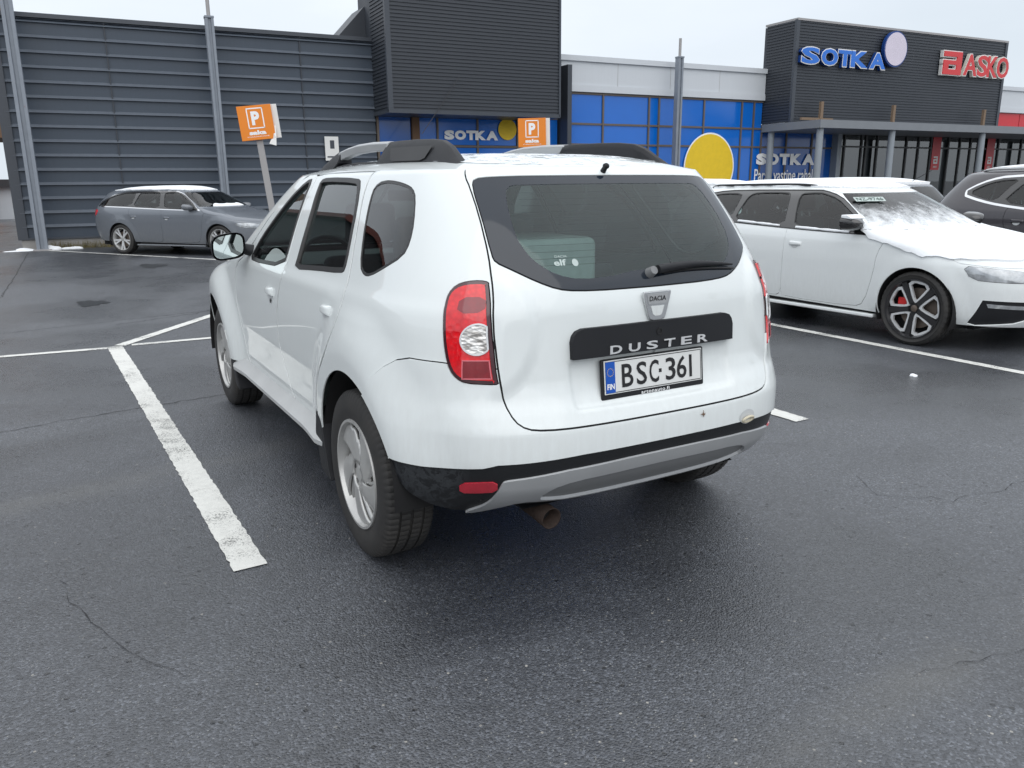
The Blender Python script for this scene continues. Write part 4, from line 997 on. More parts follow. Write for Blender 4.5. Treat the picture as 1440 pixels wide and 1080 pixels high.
MATS['skylit_ledge'] = simple('skylit_ledge', (.085, .102, .128), .5, var=.2)  # rib ledges coloured lighter to stand in for sky light on them
MATS['shop_dark'] = simple('dim_shop_interior', (.06, .058, .055), .9, var=.7, vscale=.7)
SG = dict(S=(-3.04, .86), O=(-2.135, .80), T=(-1.4, .68), K=(-.68, .86), A=(.26, .82), z=.19, h=.55, d=(1.09, .64, .56), emb=(-1.67, .34, 1.05, .82), z2=.33, h2=.80,
          asko=(('A', -.58, .82), ('S', .15, .66), ('K', .76, .66), ('O', 1.40, .76)))
def build_store():
    # warehouse wing
    b = facade('warehouse_wing', 'long navy metal-clad building with horizontal ribs behind the grey estate car')
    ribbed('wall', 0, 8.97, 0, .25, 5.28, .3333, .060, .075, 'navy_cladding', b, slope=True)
    m = FB(); m.bx(-.02, 9.0, -8, -.12, .0, 5.25); m.build('inner_wall', 'navy_cladding', b)
    m = FB(); m.bx(-.06, 9.0, -.3, .07, 5.28, 5.38); m.build('roof_edge', 'corner_flashing', b)
    m = FB(); m.bx(-.12, .10, -8, .055, .22, 5.30); m.build('corner_post', 'corner_flashing', b)
    for s_ in (2.32, 6.97): m = FB(); m.bx(s_-.012, s_+.012, .0, .040, .25, 5.28); m.build('panel_joint', 'dark_cladding', b)
    m = FB(); m.bx(-.05, 9.0, -.3, .02, -.1, .225); m.build('plinth', 'concrete', b)
    m = FB(); m.bx(-.06, 9.0, .0, .06, .225, .265); m.build('base_flashing', 'corner_flashing', b)
    m = FB(); m.prism([(8.05, 5.3), (9.05, 5.3), (9.05, 6.35)], .6, 2.0); m.build('roof_plant_room', 'dark_cladding', b)
    # tower box
    t = facade('clad_tower', 'tall dark box of fine horizontal corrugation above the small shop sign')
    ribbed('front_wall', 8.97, 14.20, 1.3, 3.42, 7.4, .0935, .022, .05, 'dark_cladding', t)
    ribbed('side_wall', 0, 0, 0, 3.42, 7.4, .0935, .022, .05, 'dark_cladding', t, side=(8.97, 0, 1.3))
    m = FB(); m.bx(8.93, 9.07, 1.24, 1.345, 3.34, 7.4); m.build('corner_trim', 'corner_flashing', t)
    m = FB(); m.bx(8.93, 14.22, 0, 1.35, 3.32, 3.42); m.build('bottom_trim', 'corner_flashing', t)
    m = FB(); m.bx(14.18, 14.24, -.1, 1.35, 3.34, 7.4); m.build('end_trim', 'corner_flashing', t)
    m = FB(); m.bx(9.0, 14.18, -1.2, 1.26, 3.42, 7.35); m.build('core', 'dark_cladding', t)
    # shop front
    f = facade('shop_front', 'low shop front glazed with blue film panels under a white roof band')
    m = FB(); m.bx(8.9, 23.4, -8, -.25, 0, 5.2); m.build('back_wall', 'roof_dark', f)
    # blue panes, each its own part
    cols = [(9.05, 10.02), (10.28, 10.82), (10.86, 12.10), (12.16, 13.44), (13.52, 14.9), (15.06, 16.56), (16.62, 18.37), (18.43, 18.78), (18.84, 20.69), (20.75, 22.39), (22.45, 22.95), (23.01, 23.38), (23.42, 24.6), (24.66, 25.9), (25.96, 27.2)]
    for i, (a, c) in enumerate(cols):
        rows = [(.12, 1.30), (1.36, 2.62), (2.68, 3.25), (3.31, 4.18)] if i > 4 else [(.12, 1.3), (1.36, 2.50), (2.58, 3.40)]
        if i > 11: rows = rows[:3]
        for z0, z1 in rows:
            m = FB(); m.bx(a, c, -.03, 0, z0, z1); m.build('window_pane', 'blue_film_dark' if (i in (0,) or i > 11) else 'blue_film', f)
    for s_ in [9.03, 10.84, 12.13, 13.48, 15.0, 16.59, 18.40, 18.81, 20.72, 22.42, 22.98, 23.40, 24.63, 25.93]:
        m = FB(); m.bx(s_-.03, s_+.03, -.05, .045, .06, 4.19 if s_ > 14.9 and s_ < 23.4 else 3.42); m.build('mullion', 'mullion', f)
    for z, a, c in ((3.28, 15, 23.4), (2.65, 15, 27.2), (1.33, 9, 27.2), (2.54, 9, 14.9), (3.41, 9, 14.9), (4.20, 15, 23.4)):
        m = FB(); m.bx(a, c, -.045, .035, z-.03, z+.03); m.build('transom', 'mullion', f)
    m = FB(); m.bx(10.04, 10.26, -.05, .10, 0, 3.42); m.build('door_frame', 'brown_wood', f)
    m = FB(); m.bx(14.95, 15.10, -.1, .55, 0, 4.95); m.build('end_pier', 'corner_flashing', f)
    m = FB(); m.bx(15.0, 23.4, -.2, .10, 4.24, 4.45); m.bx(15.0, 23.4, -.2, .07, 4.45, 5.14); m.bx(14.9, 23.4, -.3, .14, 5.14, 5.30); m.build('roof_band', 'band_white', f)
    for s_ in (17.1, 19.2, 21.3): m = FB(); m.bx(s_-.006, s_+.006, .06, .074, 4.45, 5.14); m.build('band_joint', 'post_metal', f)
    m = MB(); m.lathe([(0, 0), (0, .62), (.34, .62), (.36, .60), (.36, 0)], 32, 'z', (17.0, 3.0, 5.2)); m.build('roof_vent', 'post_metal', f, smooth=True)
    m = FB(); m.bx(9, 40, -.3, .03, -.1, .11); m.build('sill', 'concrete', f)
    EX, EZ = (1, 0, 0), (0, 0, 1)
    def sign(nm, label, cat, c): return empty(nm, FO+FD*c[0]+FN*c[1]+Vector((0, 0, c[2])), FA, label, cat)
    # small window sign
    w1 = sign('window_lettering', 'small white shop name and yellow disc on blue panes under the dark tower', 'sign', (11.95, .05, 2.86))
    for ch, c_, w_ in (('S', 11.20, .32), ('O', 11.555, .36), ('T', 11.90, .30), ('K', 12.22, .36), ('A', 12.60, .40)): text_fit('letter', ch, 'white_ink', w1, (c_-11.95, -.001, 0), EX, EZ, w_, .27, .004, offset=.07)
    def disc(parent, c, rx, rz, mat, y=0, name='disc', hh=.004):
        m = MB(); pts = [(c[0]+rx*math.cos(a), c[1]+rz*math.sin(a)) for a in np.linspace(0, 2*math.pi, 49)[:-1]]; m.prism(pts, y-hh, y); return m.build(name, mat, parent)
    disc(w1, (13.12-11.95, .19), .31, .31, 'yellow_ink')
    w2 = sign('window_disc', 'big yellow round film emblem with a pale rim on the blue panes', 'sign', (21.04, .05, 1.95))
    disc(w2, (0, 0), 1.12, 1.16, 'white_ink', name='rim'); disc(w2, (0, 0), 1.07, 1.11, 'yellow_ink', -.006)
    w3 = sign('window_lettering', 'white shop name and slogan on dark blue panes under the left end of the canopy', 'sign', (25, .05, 2.0))
    x = 23.20
    for ch, w_ in (('S', .50), ('O', .56), ('T', .50), ('K', .58), ('A', .62)): text_fit('letter', ch, 'white_ink', w3, (x+w_/2-25, -.001, .23), EX, EZ, w_, .40, .004, offset=.07); x += w_+.035
    text_fit('slogan', 'Paras vastine rahalle', 'white_ink', w3, (24.75-25, -.001, -.33), EX, EZ, 3.2, .42, .004, offset=.008)
    # entrance box with the big signs
    e = facade('entrance_box', 'dark corrugated box over the shop entrance carrying the big blue and red signs')
    ribbed('front_wall', 23.42, 34.75, 1.35, 3.40, 6.70, .094, .022, .05, 'dark_cladding', e)
    ribbed('side_wall', 0, 0, 0, 3.40, 6.70, .094, .022, .05, 'dark_cladding', e, side=(23.42, 0, 1.35))
    m = FB(); m.bx(23.38, 23.52, 1.29, 1.395, 3.40, 6.72); m.build('corner_trim', 'corner_flashing', e)
    m = FB(); m.bx(34.66, 34.80, -.1, 1.395, 3.40, 6.72); m.build('end_trim', 'corner_flashing', e)
    m = FB(); m.bx(23.40, 34.80, -.1, 1.40, 6.70, 6.77); m.build('roof_edge', 'post_metal', e)
    m = FB(); m.bx(23.45, 34.7, -.15, 1.3, 3.45, 6.68); m.build('core', 'dark_cladding', e)
    # canopy
    c = facade('entrance_canopy', 'flat grey canopy on round columns in front of the shop entrance', 'canopy')
    m = FB(); m.bx(23.37, 44, .0, 2.75, 3.16, 3.42); m.build('slab', 'canopy_grey', c)
    for s_, n_ in ((23.55, .35), (23.59, 2.55), (27.11, 2.55), (32.14, 2.55), (37.2, 2.55), (42, 2.55)):
        m = MB(); m.lathe([(0, .115), (3.16, .115)], 24, 'z', (s_, -n_, 0)); m.build('column', 'column_grey', c, smooth=True)
    for s_ in (24.42, 28.07, 33.27): m = FB(); m.bx(s_-.06, s_+.06, 1.7, 1.8, 3.42, 4.1); m.build('timber_stub', 'raw_wood', c)
    m = FB(); m.bx(23.5, 25.0, 1.7, 1.78, 3.48, 3.56); m.build('timber_batten', 'raw_wood', c)
    m = FB(); m.bx(23.42, 24.0, .1, 1.1, 3.42, 3.46); m.build('snow_strip', 'snow', c)
    # big signs: channel letters
    def channel(txts, z, h, mat, rim, parent, side_, off=.05):
        for ch, c_, w_ in txts:
            o = text_fit('letter_back', ch, side_, parent, (c_, 0, z), EX, EZ, w_+.04, h+.04, .13, offset=off+.012)
            text_fit('letter_rim', ch, rim, parent, (c_, -.131, z), EX, EZ, w_+.04, h+.04, .004, offset=off+.012)
            text_fit('letter_face', ch, mat, parent, (c_, -.136, z), EX, EZ, w_-.02, h-.03, .01, offset=off-.012)
    k1 = sign('roof_sign', 'big raised blue shop name with a round pale disc on the entrance box', 'sign', (27.0, 1.40, 5.4))
    G_ = lambda u: u
    channel([('S', SG['S'][0], SG['S'][1]), ('O', SG['O'][0], SG['O'][1]), ('T', SG['T'][0], SG['T'][1]), ('K', SG['K'][0], SG['K'][1]), ('A', SG['A'][0], SG['A'][1])], SG['z'], SG['h'], 'sign_blue', 'sign_white', k1, 'sign_rim')
    disc(k1, (SG['d'][0], SG['d'][1]), SG['d'][2]+.05, SG['d'][2]+.05, 'sign_rim', -.05, 'disc_back', .12); disc(k1, (SG['d'][0], SG['d'][1]), SG['d'][2], SG['d'][2], 'sign_lilac', -.17, 'disc_face', .02)
    k2 = sign('roof_sign', 'big raised red shop name and square letter emblem on the entrance box', 'sign', (33.0, 1.40, 5.4))
    channel([(ch, a, b_) for ch, a, b_ in SG['asko']], SG['z2'], SG['h2'], 'sign_red', 'sign_white', k2, 'sign_cream', off=.035)
    def emblem(parent, c, w_, h_, mat, back, d=.14, y=0):
        # rounded lower-case 'a' built of bars
        bars = [(-.5, .28, .22, .5), (.22, -.5, .5, .5), (-.5, -.06, .22, .12), (-.5, -.5, -.22, -.06), (-.22, -.5, .22, -.27)]
        for nm, g, mt_, dd in (('emblem_back', .035, back, d*.8), ('emblem_face', 0, mat, d)):
            m = MB()
            for x0, z0, x1, z1 in bars: m.box((c[0]+x0*w_-g, y-dd, c[1]+z0*h_-g), (c[0]+x1*w_+g, y, c[1]+z1*h_+g))
            if mt_ is not None: m.build(nm, mt_, parent)
    emblem(k2, SG['emb'][:2], SG['emb'][2], SG['emb'][3], 'sign_red', 'sign_white', .16)
    # dark glazing under the canopy
    g_ = facade('entrance_glazing', 'dark glass entrance doors and shop windows under the grey canopy')
    ms = [27.25, 27.67, 28.61, 28.85, 29.49, 30.4, 31.2, 31.93, 32.70, 33.8, 34.54, 35.24, 35.76, 37.13, 38.75, 40.3, 41.9]
    m = FB(); m.bx(27.2, 44, -7, -6.9, 0, 3.2); m.build('shop_back_wall', 'shop_dark', g_)
    m = FB(); m.bx(27.2, 44, -7, 0, .0, .02); m.build('shop_floor', 'concrete', g_)
    m = FB(); m.bx(27.2, 44, -7, 0, 3.18, 3.2); m.build('shop_ceiling', 'shop_dark', g_)
    for a, b_ in zip(ms[:-1], ms[1:]):
        for z0, z1 in ((.14, 2.69), (2.75, 3.14)):
            m = FB(); m.bx(a+.03, b_-.03, -.02, 0, z0, z1); m.build('window_pane', 'window_dark', g_)
    rs = random.Random(8)
    for k in range(16):
        a = 28 + k*1.0 + rs.random()*.5; d_ = -rs.uniform(1.0, 4.5); h_ = rs.uniform(.7, 1.6)
        m = FB(); m.bx(a, a+rs.uniform(.5, 1.1), d_-.6, d_, .02, h_); m.build('shop_display', ['sign_cream', 'brown_wood', 'shop_red', 'concrete', 'band_white'][k % 5], g_)
    for s_ in ms: m = FB(); m.bx(s_-.035, s_+.035, -.05, .05, .05, 3.16); m.build('mullion', 'mullion_dark', g_)
    m = FB(); m.bx(27.2, 44, -.045, .045, 2.69, 2.75); m.build('transom', 'mullion_dark', g_)
    m = FB(); m.bx(27.0, 27.2, -.1, .30, 0, 3.16); m.build('entrance_pier', 'column_grey', g_)
    m = FB(); m.bx(27.95, 28.5, -.9, -.8, .1, 2.9); m.build('timber_screen', 'brown_wood', g_)
    text_fit('entrance_lettering', 'INFO', 'sign_white', g_, (28.2, .78, 2.35), EX, EZ, .5, .16, .004, offset=.02)
    m = FB(); m.bx(29.6, 30.8, -.6, -.3, 2.2, 2.4); m.build('door_head', 'sign_white', g_)
    for k, s_ in enumerate((32.75, 36.3)):
        m = FB(); m.bx(s_, s_+.52, .06, .065, 1.85, 3.15); bn = m.build('red_banner', 'shop_red', None); bn.parent = None
        bn.location = FO; bn.rotation_euler = (0, 0, FA)
        tag(bn, ['red hanging banner in the shop glazing, left of the last column', 'red hanging banner in the shop glazing, right of the last column'][k], 'banner')
        emblem(bn, (s_+.26, 2.24), .26, .30, 'sign_white', None, .006, -.068)
        text_fit('banner_lettering', 'ASKO', 'sign_white', bn, (s_+.26, -.070, 1.97), EX, EZ, .24, .08, .003, offset=.02)
    # right wing
    r = facade('red_shop_wing', 'low wing with red panels under a white roof band at the right edge')
    m = FB(); m.bx(34.8, 48, -.2, .10, 4.24, 4.45); m.bx(34.8, 48, -.2, .07, 4.45, 5.14); m.bx(34.8, 48, -.3, .14, 5.14, 5.30); m.build('roof_band', 'band_white', r)
    for a in np.arange(34.8, 47, 1.8): m = FB(); m.bx(a, a+1.76, -.05, 0, 3.2, 4.22); m.build('red_panel', 'shop_red', r)
    m = FB(); m.bx(34.8, 48, -8, -.3, 3.2, 5.1); m.build('core', 'roof_dark', r)
build_store()
# ------------------------------------------------------------------ other cars (estate and crossover skins)
def estate_shell(kx=1., kz=1., tail=0.):
    f = lambda L, k: [v*k for v in L]
    return Shell(
     XR=(f([.15,.30,.45,.60,.75,.90,1.0,1.10,1.20,1.30,1.36], kz), [v*kx+tail for v in [-.85,-.97,-1.06,-1.09,-1.08,-1.06,-1.02,-.95,-.86,-.76,-.69]]),
     WS=(f([.15,.30,.45,.60,.75,.86,.95,1.02,1.12,1.22,1.30,1.36], kz), [.80,.86,.885,.90,.91,.905,.885,.85,.79,.725,.665,.60]),
     XF=(f([.15,.25,.40,.55,.66,.73,.79,.84,.90,.95,.985,1.02,1.1,1.2,1.3,1.36], kz), f([3.40,3.5,3.56,3.57,3.55,3.49,3.36,3.15,2.92,2.65,2.42,2.32,2.18,2.0,1.83,1.72], kx)),
     XE=(f([.15,.6,.73,.85,.95,1.0,1.1,1.2,1.36], kz), f([2.55,2.6,2.6,2.5,2.15,2.0,1.80,1.6,1.33], kx)),
     NN=([.1, .8, 1.1, 1.7], [3.4, 3.4, 3.4, 3.6]), NF=([.1, .7, 1.36], [2.7, 2.8, 3.0]),
     H=([-1., -.6, 0, .8, 1.3, 1.75], [.02, .04, .085, .105, .095, .035]), X0=.1, ZT=1.36*kz, flares=((0, .32, .015, .36, .5), (2.686*kx, .32, .015, .36, .5)), roofp=3.)
def spts(shell, L): return [(float(shell.s_of(x, z)[0]), z) for x, z in L]
def skin_patch(shell, outline, off, h=.04, fl=.0):
    p = np.array(outline); s0, s1 = p[:, 0].min()-.02, p[:, 0].max()+.02; t0, t1 = p[:, 1].min()-.02, p[:, 1].max()+.02
    s0 = max(s0, 0); s1 = min(s1, shell.S3); t1 = min(t1, shell.TM)
    V, out = cut_skin(shell, [('a', p, 0)], s0, s1, t0, t1, h); return panel_data(shell, V, out['a'], off, fl, False)
def build_car(name, label, loc, rz, shell, spec, parts=True):
    car = empty(name, loc, rz, label, 'car', spec.get('group'), spec.get('scale', 1))
    S = shell; kx, kz = spec.get('kx', 1), spec.get('kz', 1); pm = spec['paint']
    K = lambda L: [(x*kx, z*kz) for x, z in L]
    R_ = spec.get('R', .325); ax2 = 2.686*kx
    def arch(cx):
        out = []
        for a in np.linspace(-.5, math.pi+.5, 44):
            x, z = cx+(R_+.035)*math.cos(a), R_+(R_+.035)*math.sin(a)
            if z < .17: continue
            out.append((x, z))
        out = [(out[0][0], .17)]+out+[(out[-1][0], .17)]
        return resample(spts(S, out), .02)
    pan = []
    def se(z, f): return S.S3-(S.S3-(S.S1+float(S.XE(z))-S.X0))*f
    if 'headlamp' in spec: pan.append(('headlamp', smooth_poly(spts(S, K(spec['headlamp'])), .012), .002))
    if 'fog' in spec: pan += [('foglamp', resample(spts(S, K(spec['foglamp'])), .012), 0), ('intake', resample(spts(S, K(spec['fog'])), .012), 0)]
    pan += [(None, arch(0), 0), (None, arch(ax2), 0)]
    wins = []
    for k in ('fwin', 'rwin', 'qwin'):
        if k in spec: p = smooth_poly(spts(S, K(spec[k])), .012); pan += [(k, offset(p, -.012), 0), (k+'_seal', p, 0)]; wins.append(k)
    if 'dlo' in spec: d_ = smooth_poly(spts(S, K(spec['dlo'])), .015); pan += [('dlo', d_, 0), ('dlo_trim', offset(d_, spec.get('dlow', .010)), .0)]
    zc = 1.36*kz
    ws = resample([(se(z, .60), z) for z in np.linspace(1.03*kz, zc-.03, 10)]+[(S.S3+.3, zc-.03), (S.S3+.3, 1.03*kz)], .03)
    pan.append(('windscreen', ws, .002))
    rw = smooth_poly([(-.4, zc-.03), (.50, zc-.03), (.58, zc-.10), (.66, 1.06*kz), (.60, 1.02*kz), (-.4, 1.0*kz)], .02); pan.append(('rear_glass', rw, 0))
    tl = smooth_poly([(.62, .98*kz), (.70, .99*kz), (.95, .97*kz), (1.0, .93*kz), (.93, .84*kz), (.68, .80*kz), (.62, .82*kz)], .015); pan.append(('tail_light', tl, .002))
    low = resample([(-.4, 0), (6.5, 0), (6.5, .215), (-.4, .30)], .05); pan.append((None, low, 0))
    for k in ('rdoor', 'fdoor'):
        if k in spec: pan.append((k, smooth_poly(spts(S, K(spec[k])), .015), .0026))
    if 'bonnet' in spec: pan.append(('bonnet', resample(spts(S, K(spec['bonnet']))+[(S.S3+.3, spec['bonnet'][-1][1]*kz), (S.S3+.3, .992*kz), (se(.985*kz, .85), .992*kz)], .02), .002))
    V, out = cut_skin(S, pan, 0, S.S3, .2, S.TM, spec.get('h', .04))
    def both(nm, off=0, fl=.012): a = panel_data(S, V, out[nm], off, fl, True); return joined(a, mirrored(a))
    panel('body', both('body'), pm, car); panel('panel_gap', both('gap', -.006, 0), 'dark', car)
    if 'bonnet' in out: panel('bonnet', both('bonnet'), pm, car)
    panel('windscreen', both('windscreen', 0, 0), 'glass', car); panel('rear_window', both('rear_glass', 0, 0), 'glass_dark', car)
    m = MB(); V_ = []
    for sd_ in (1, -1):
        f = (lambda d: d) if sd_ > 0 else mirrored
        hf = lambda nm, off=0, fl=.012: f(panel_data(S, V, out[nm], off, fl))
        dr = {}
        for k, nm in (('rdoor', 'rear_door'), ('fdoor', 'front_door')):
            if k in out: dr[k] = panel(nm, hf(k), pm, car)
        for k in wins:
            pr = dr.get({'fwin': 'fdoor', 'rwin': 'rdoor'}.get(k), car)
            w_ = panel('window', hf(k, -.006, 0), spec.get('winmat', 'glass_dark') if k != 'fwin' else 'glass', pr)
            panel('window_trim', hf(k+'_seal', .001, .006), 'rubber', w_)
        if 'dlo' in out: dl = panel('window_pillars', hf('dlo', .001, .004), 'gloss_black', car); panel('window_frame', hf('dlo_trim', .004, .008), spec.get('trim', 'rubber'), dl)
        panel('tail_light', hf('tail_light', .004), 'red_lens', car)
        if 'headlamp' in out: panel('headlamp', hf('headlamp', .003), 'headlamp', car)
        if 'intake' in out: it = panel('air_intake', hf('intake', -.012, .0), 'plastic', car); panel('daytime_lamp', hf('foglamp', -.004, .01), 'headlamp', it)
        for k, (x, z) in (('fdoor', spec['hf']), ('rdoor', spec['hr'])):
            if k in dr: handle(dr[k], S, float(S.s_of(x*kx, z*kz)[0]), z*kz, sd_, pm, .16)
        for cx in (0, ax2):
            r = R_+.04; m = MB(); pts = [(cx+r*math.cos(a), R_+r*math.sin(a)) for a in np.linspace(-.4, math.pi+.4, 30)]; n = len(pts)
            m.add([(x, .885*sd_, z) for x, z in pts]+[(x, .55*sd_, z) for x, z in pts], [(i, i+1, i+1+n, i+n) for i in range(n-1)]+[tuple(range(n, 2*n))]); m.build('wheel_arch_liner', 'dark', car, smooth=True, fix=False)
            wheel(car, cx, .79*sd_, R_, R_, .215, spec.get('Rr', .235), spec.get('wheel', 'multi'), sd_, .3+cx, simple_=True)
            if spec.get('caliper') and cx: m = MB(); m.box((cx-.19, (.80 if sd_ > 0 else -.83), R_-.03), (cx-.10, (.83 if sd_ > 0 else -.80), R_+.08)); m.build('brake_caliper', 'caliper', car, bevel=.01)
        # mirror
        mx_, mz_ = spec.get('mir', (1.98, 1.03)); mr = empty('door_mirror', (mx_*kx, .96*sd_, mz_*kz), parent=car)
        m = MB(); VV = []; N1, N2 = 20, 6
        for j in range(N2+1):
            q = j/N2; xx = -.05+.17*q; k_ = max((1-q**2.4)**.5 if q < 1 else 0, .03)
            for i in range(N1):
                a = 2*math.pi*i/N1; ca, sa = math.cos(a), math.sin(a); e_ = (abs(ca)**3+abs(sa)**3)**(-1/3)
                VV.append((xx, .11*ca*e_*k_*sd_, .065*sa*e_*k_+.01*ca))
        m.add(VV, [(j*N1+i, j*N1+(i+1) % N1, (j+1)*N1+(i+1) % N1, (j+1)*N1+i) for j in range(N2) for i in range(N1)]+[tuple(range(N1)), tuple(range(N1*N2, N1*(N2+1)))])
        m.build('mirror_housing', spec.get('mirmat', pm), mr, smooth=True)
        m = MB(); m.tube([(.02, -.06*sd_, -.03), (.03, -.17*sd_, -.07)], .022, 8); m.build('mirror_arm', 'plastic', mr)
        if spec.get('mirsnow') and sd_ < 0: m = MB(); m.prism([(-.05, .055), (-.05, .085), (.02, .085), (.07, .06), (.06, .045)], -.10, .10); m.build('snow_cap', 'snow', mr, bevel=.012)
        if spec.get('rails'):
            m = MB(); pts = []
            for x in np.linspace(-.55, 1.25, 24):
                q, n = surf(S, float(S.s_of(max(x, .1), zc)[0])-max(0, .1-x), zc+.075, .022*(1-(abs(x-.35)/.93)**8), sd_); pts.append(q)
            m.tube(pts, .013, 8); m.build('roof_rail', spec['rails'], car, smooth=True)
    if 'sill' in spec:
        for sd_ in (1, -1): m = MB(); m.box((.40*kx, min(.80*sd_, .87*sd_), .19), (2.28*kx, max(.80*sd_, .87*sd_), .225)); m.build('sill', spec['sill'], car, bevel=.012)
    m = MB(); m.box((-.8, -.62, .18), (3.1*kx, .62, .3)); m.box((.45, -.82, .20), (2.2*kx, .82, .26)); m.build('underbody', 'dark', car)
    for a_, b_ in spec.get('beltsnow', ()):
        for sd_ in (1, -1):
            pts = [surf(S, float(S.s_of(x, z_)[0]), z_, .004, sd_)[0] for x, z_ in zip(np.linspace(a_[0], b_[0], 14), np.linspace(a_[1], b_[1], 14))]
            rn = random.Random(5); m = MB(); m.tube(pts, [.009+.006*rn.random() for _ in pts], 8); m.build('snow_on_sill', 'snow', car, smooth=True)
    # cabin
    for y in (.36, -.36): seat(car, 'front_seat', 1.30*kx, y, .42*kz, .5)
    seat(car, 'rear_bench', .45*kx, 0, .42*kz, 1.2, 2)
    m = MB(); m.prism([(1.85*kx, .5), (1.85*kx, .88*kz), (2.0*kx, .94*kz), (2.25*kx, .95*kz), (2.4*kx, .5)], -.70, .70); m.build('dashboard', 'trim', car, bevel=.03)
    m = MB(); m.box((-.8, -.72, .30), (2.3*kx, .72, .34)); m.build('cabin_floor', 'trim', car)
    # snow
    if spec.get('snow'):
        a0 = spec.get('snow_in', .06); S3 = S.S3
        o_ = rough_edge([(0-.05, zc+a0), (S.S1*.6, zc+a0), (S.S1+1.2*kx, zc+a0), (S3+.05, zc+.03), (S3+.05, S.TM-.003), (-.05, S.TM-.003)], .012, 3)
        V2, out2 = cut_skin(S, [('a', o_, 0)], 0, S3, zc, S.TM, .05)
        a = panel_data(S, V2, out2['a'], spec['snow'], spec['snow']+.006, True); 
        # uneven top
        P3 = a[0]; k = np.sin(P3[:, 0]*7.3+P3[:, 1]*3)+np.sin(P3[:, 0]*13-P3[:, 1]*9+1); P3[:, 2] += .0015*k*(a[2][:, 2] > .7)
        panel('snow_layer', joined(a, mirrored(a)), 'snow', car)
    if spec.get('hood_snow'):
        zs = .775*kz
        o_ = rough_edge([(se(.99*kz, .92), .990*kz), (se(.95*kz, .98), .93*kz), (se(.9, .96), .88*kz), (se(.85, .92), .83*kz), (se(.8, .83), .80*kz), (se(.79, .5), .785*kz), (S.S3+.05, .785*kz), (S.S3+.05, .990*kz)], .010, 5)
        V2, out2 = cut_skin(S, [('a', o_, 0)], S.S1+1.2, S.S3, .72*kz, 1.02*kz, .03)
        a = panel_data(S, V2, out2['a'], .020, .026, True); panel('snow_on_bonnet', joined(a, mirrored(a)), 'snow', car)
        o_ = resample([(se(1.0*kz, 1.02), 1.0*kz)]+[(se(z, .62), z) for z in (1.06*kz, 1.15*kz, 1.25*kz, 1.31*kz)]+[(S.S3+.05, 1.31*kz), (S.S3+.05, 1.0*kz)], .04)
        V2, out2 = cut_skin(S, [('a', o_, 0)], S.S1+1.0, S.S3, .98*kz, zc, .03)
        a = panel_data(S, V2, out2['a'], .006, 0, True); panel('snow_on_windscreen', joined(a, mirrored(a)), 'screen_snow', car)
    return car
def screen_snow():
    b = NB('thin_snow_on_glass'); v = b.coord(); n = b.noise(v, 9, 6, .65); n3 = b.noise(v, 90, 3, .8); sp = b.n('SeparateXYZ'); b.set(sp, 'i0', v)
    h = b.math('MULTIPLY_ADD', sp.outputs['Z'], -3.2, 3.55+.50)       # more of it lower down
    k = b.math('ADD', b.math('ADD', h, b.math('MULTIPLY_ADD', n, 1.1, -.55)), b.math('MULTIPLY_ADD', n3, .5, -.25))
    tr = b.n('BsdfTransparent'); f = b.bsdf(Base_Color=(.88, .91, .94), Roughness=.8); m = b.n('MixShader')
    b.set(m, 'i0', b.ramp(k, [(.12, 0), (.80, .93)])); b.t.links.new(tr.outputs[0], m.inputs[1]); b.t.links.new(f.outputs[0], m.inputs[2]); return b.done(m)
MATS['screen_snow'] = screen_snow()
DOORS = dict(
 fdoor=[(1.06, 1.365), (1.10, 1.25), (1.17, 1.05), (1.20, .95), (1.195, .80), (1.17, .5), (1.15, .31), (1.22, .27), (2.05, .27), (2.17, .32), (2.26, .60), (2.29, .80), (2.27, .93), (2.10, 1.05), (1.85, 1.21), (1.66, 1.32), (1.45, 1.368)],
 rdoor=[(.36, 1.365), (.38, 1.25), (.34, 1.05), (.28, .93), (.30, .80), (.40, .62), (.50, .45), (.52, .31), (.58, .27), (1.07, .27), (1.15, .31), (1.17, .5), (1.195, .80), (1.20, .95), (1.17, 1.05), (1.10, 1.25), (1.06, 1.365)])
EST = estate_shell()
DLO = [(-.56, 1.065), (-.42, 1.20), (-.22, 1.305), (.05, 1.343), (.6, 1.352), (1.2, 1.352), (1.43, 1.348), (1.64, 1.297), (1.84, 1.187), (2.04, 1.063), (2.24, .957), (1.8, .968), (1.2, .984), (.6, 1.008), (0, 1.035)]
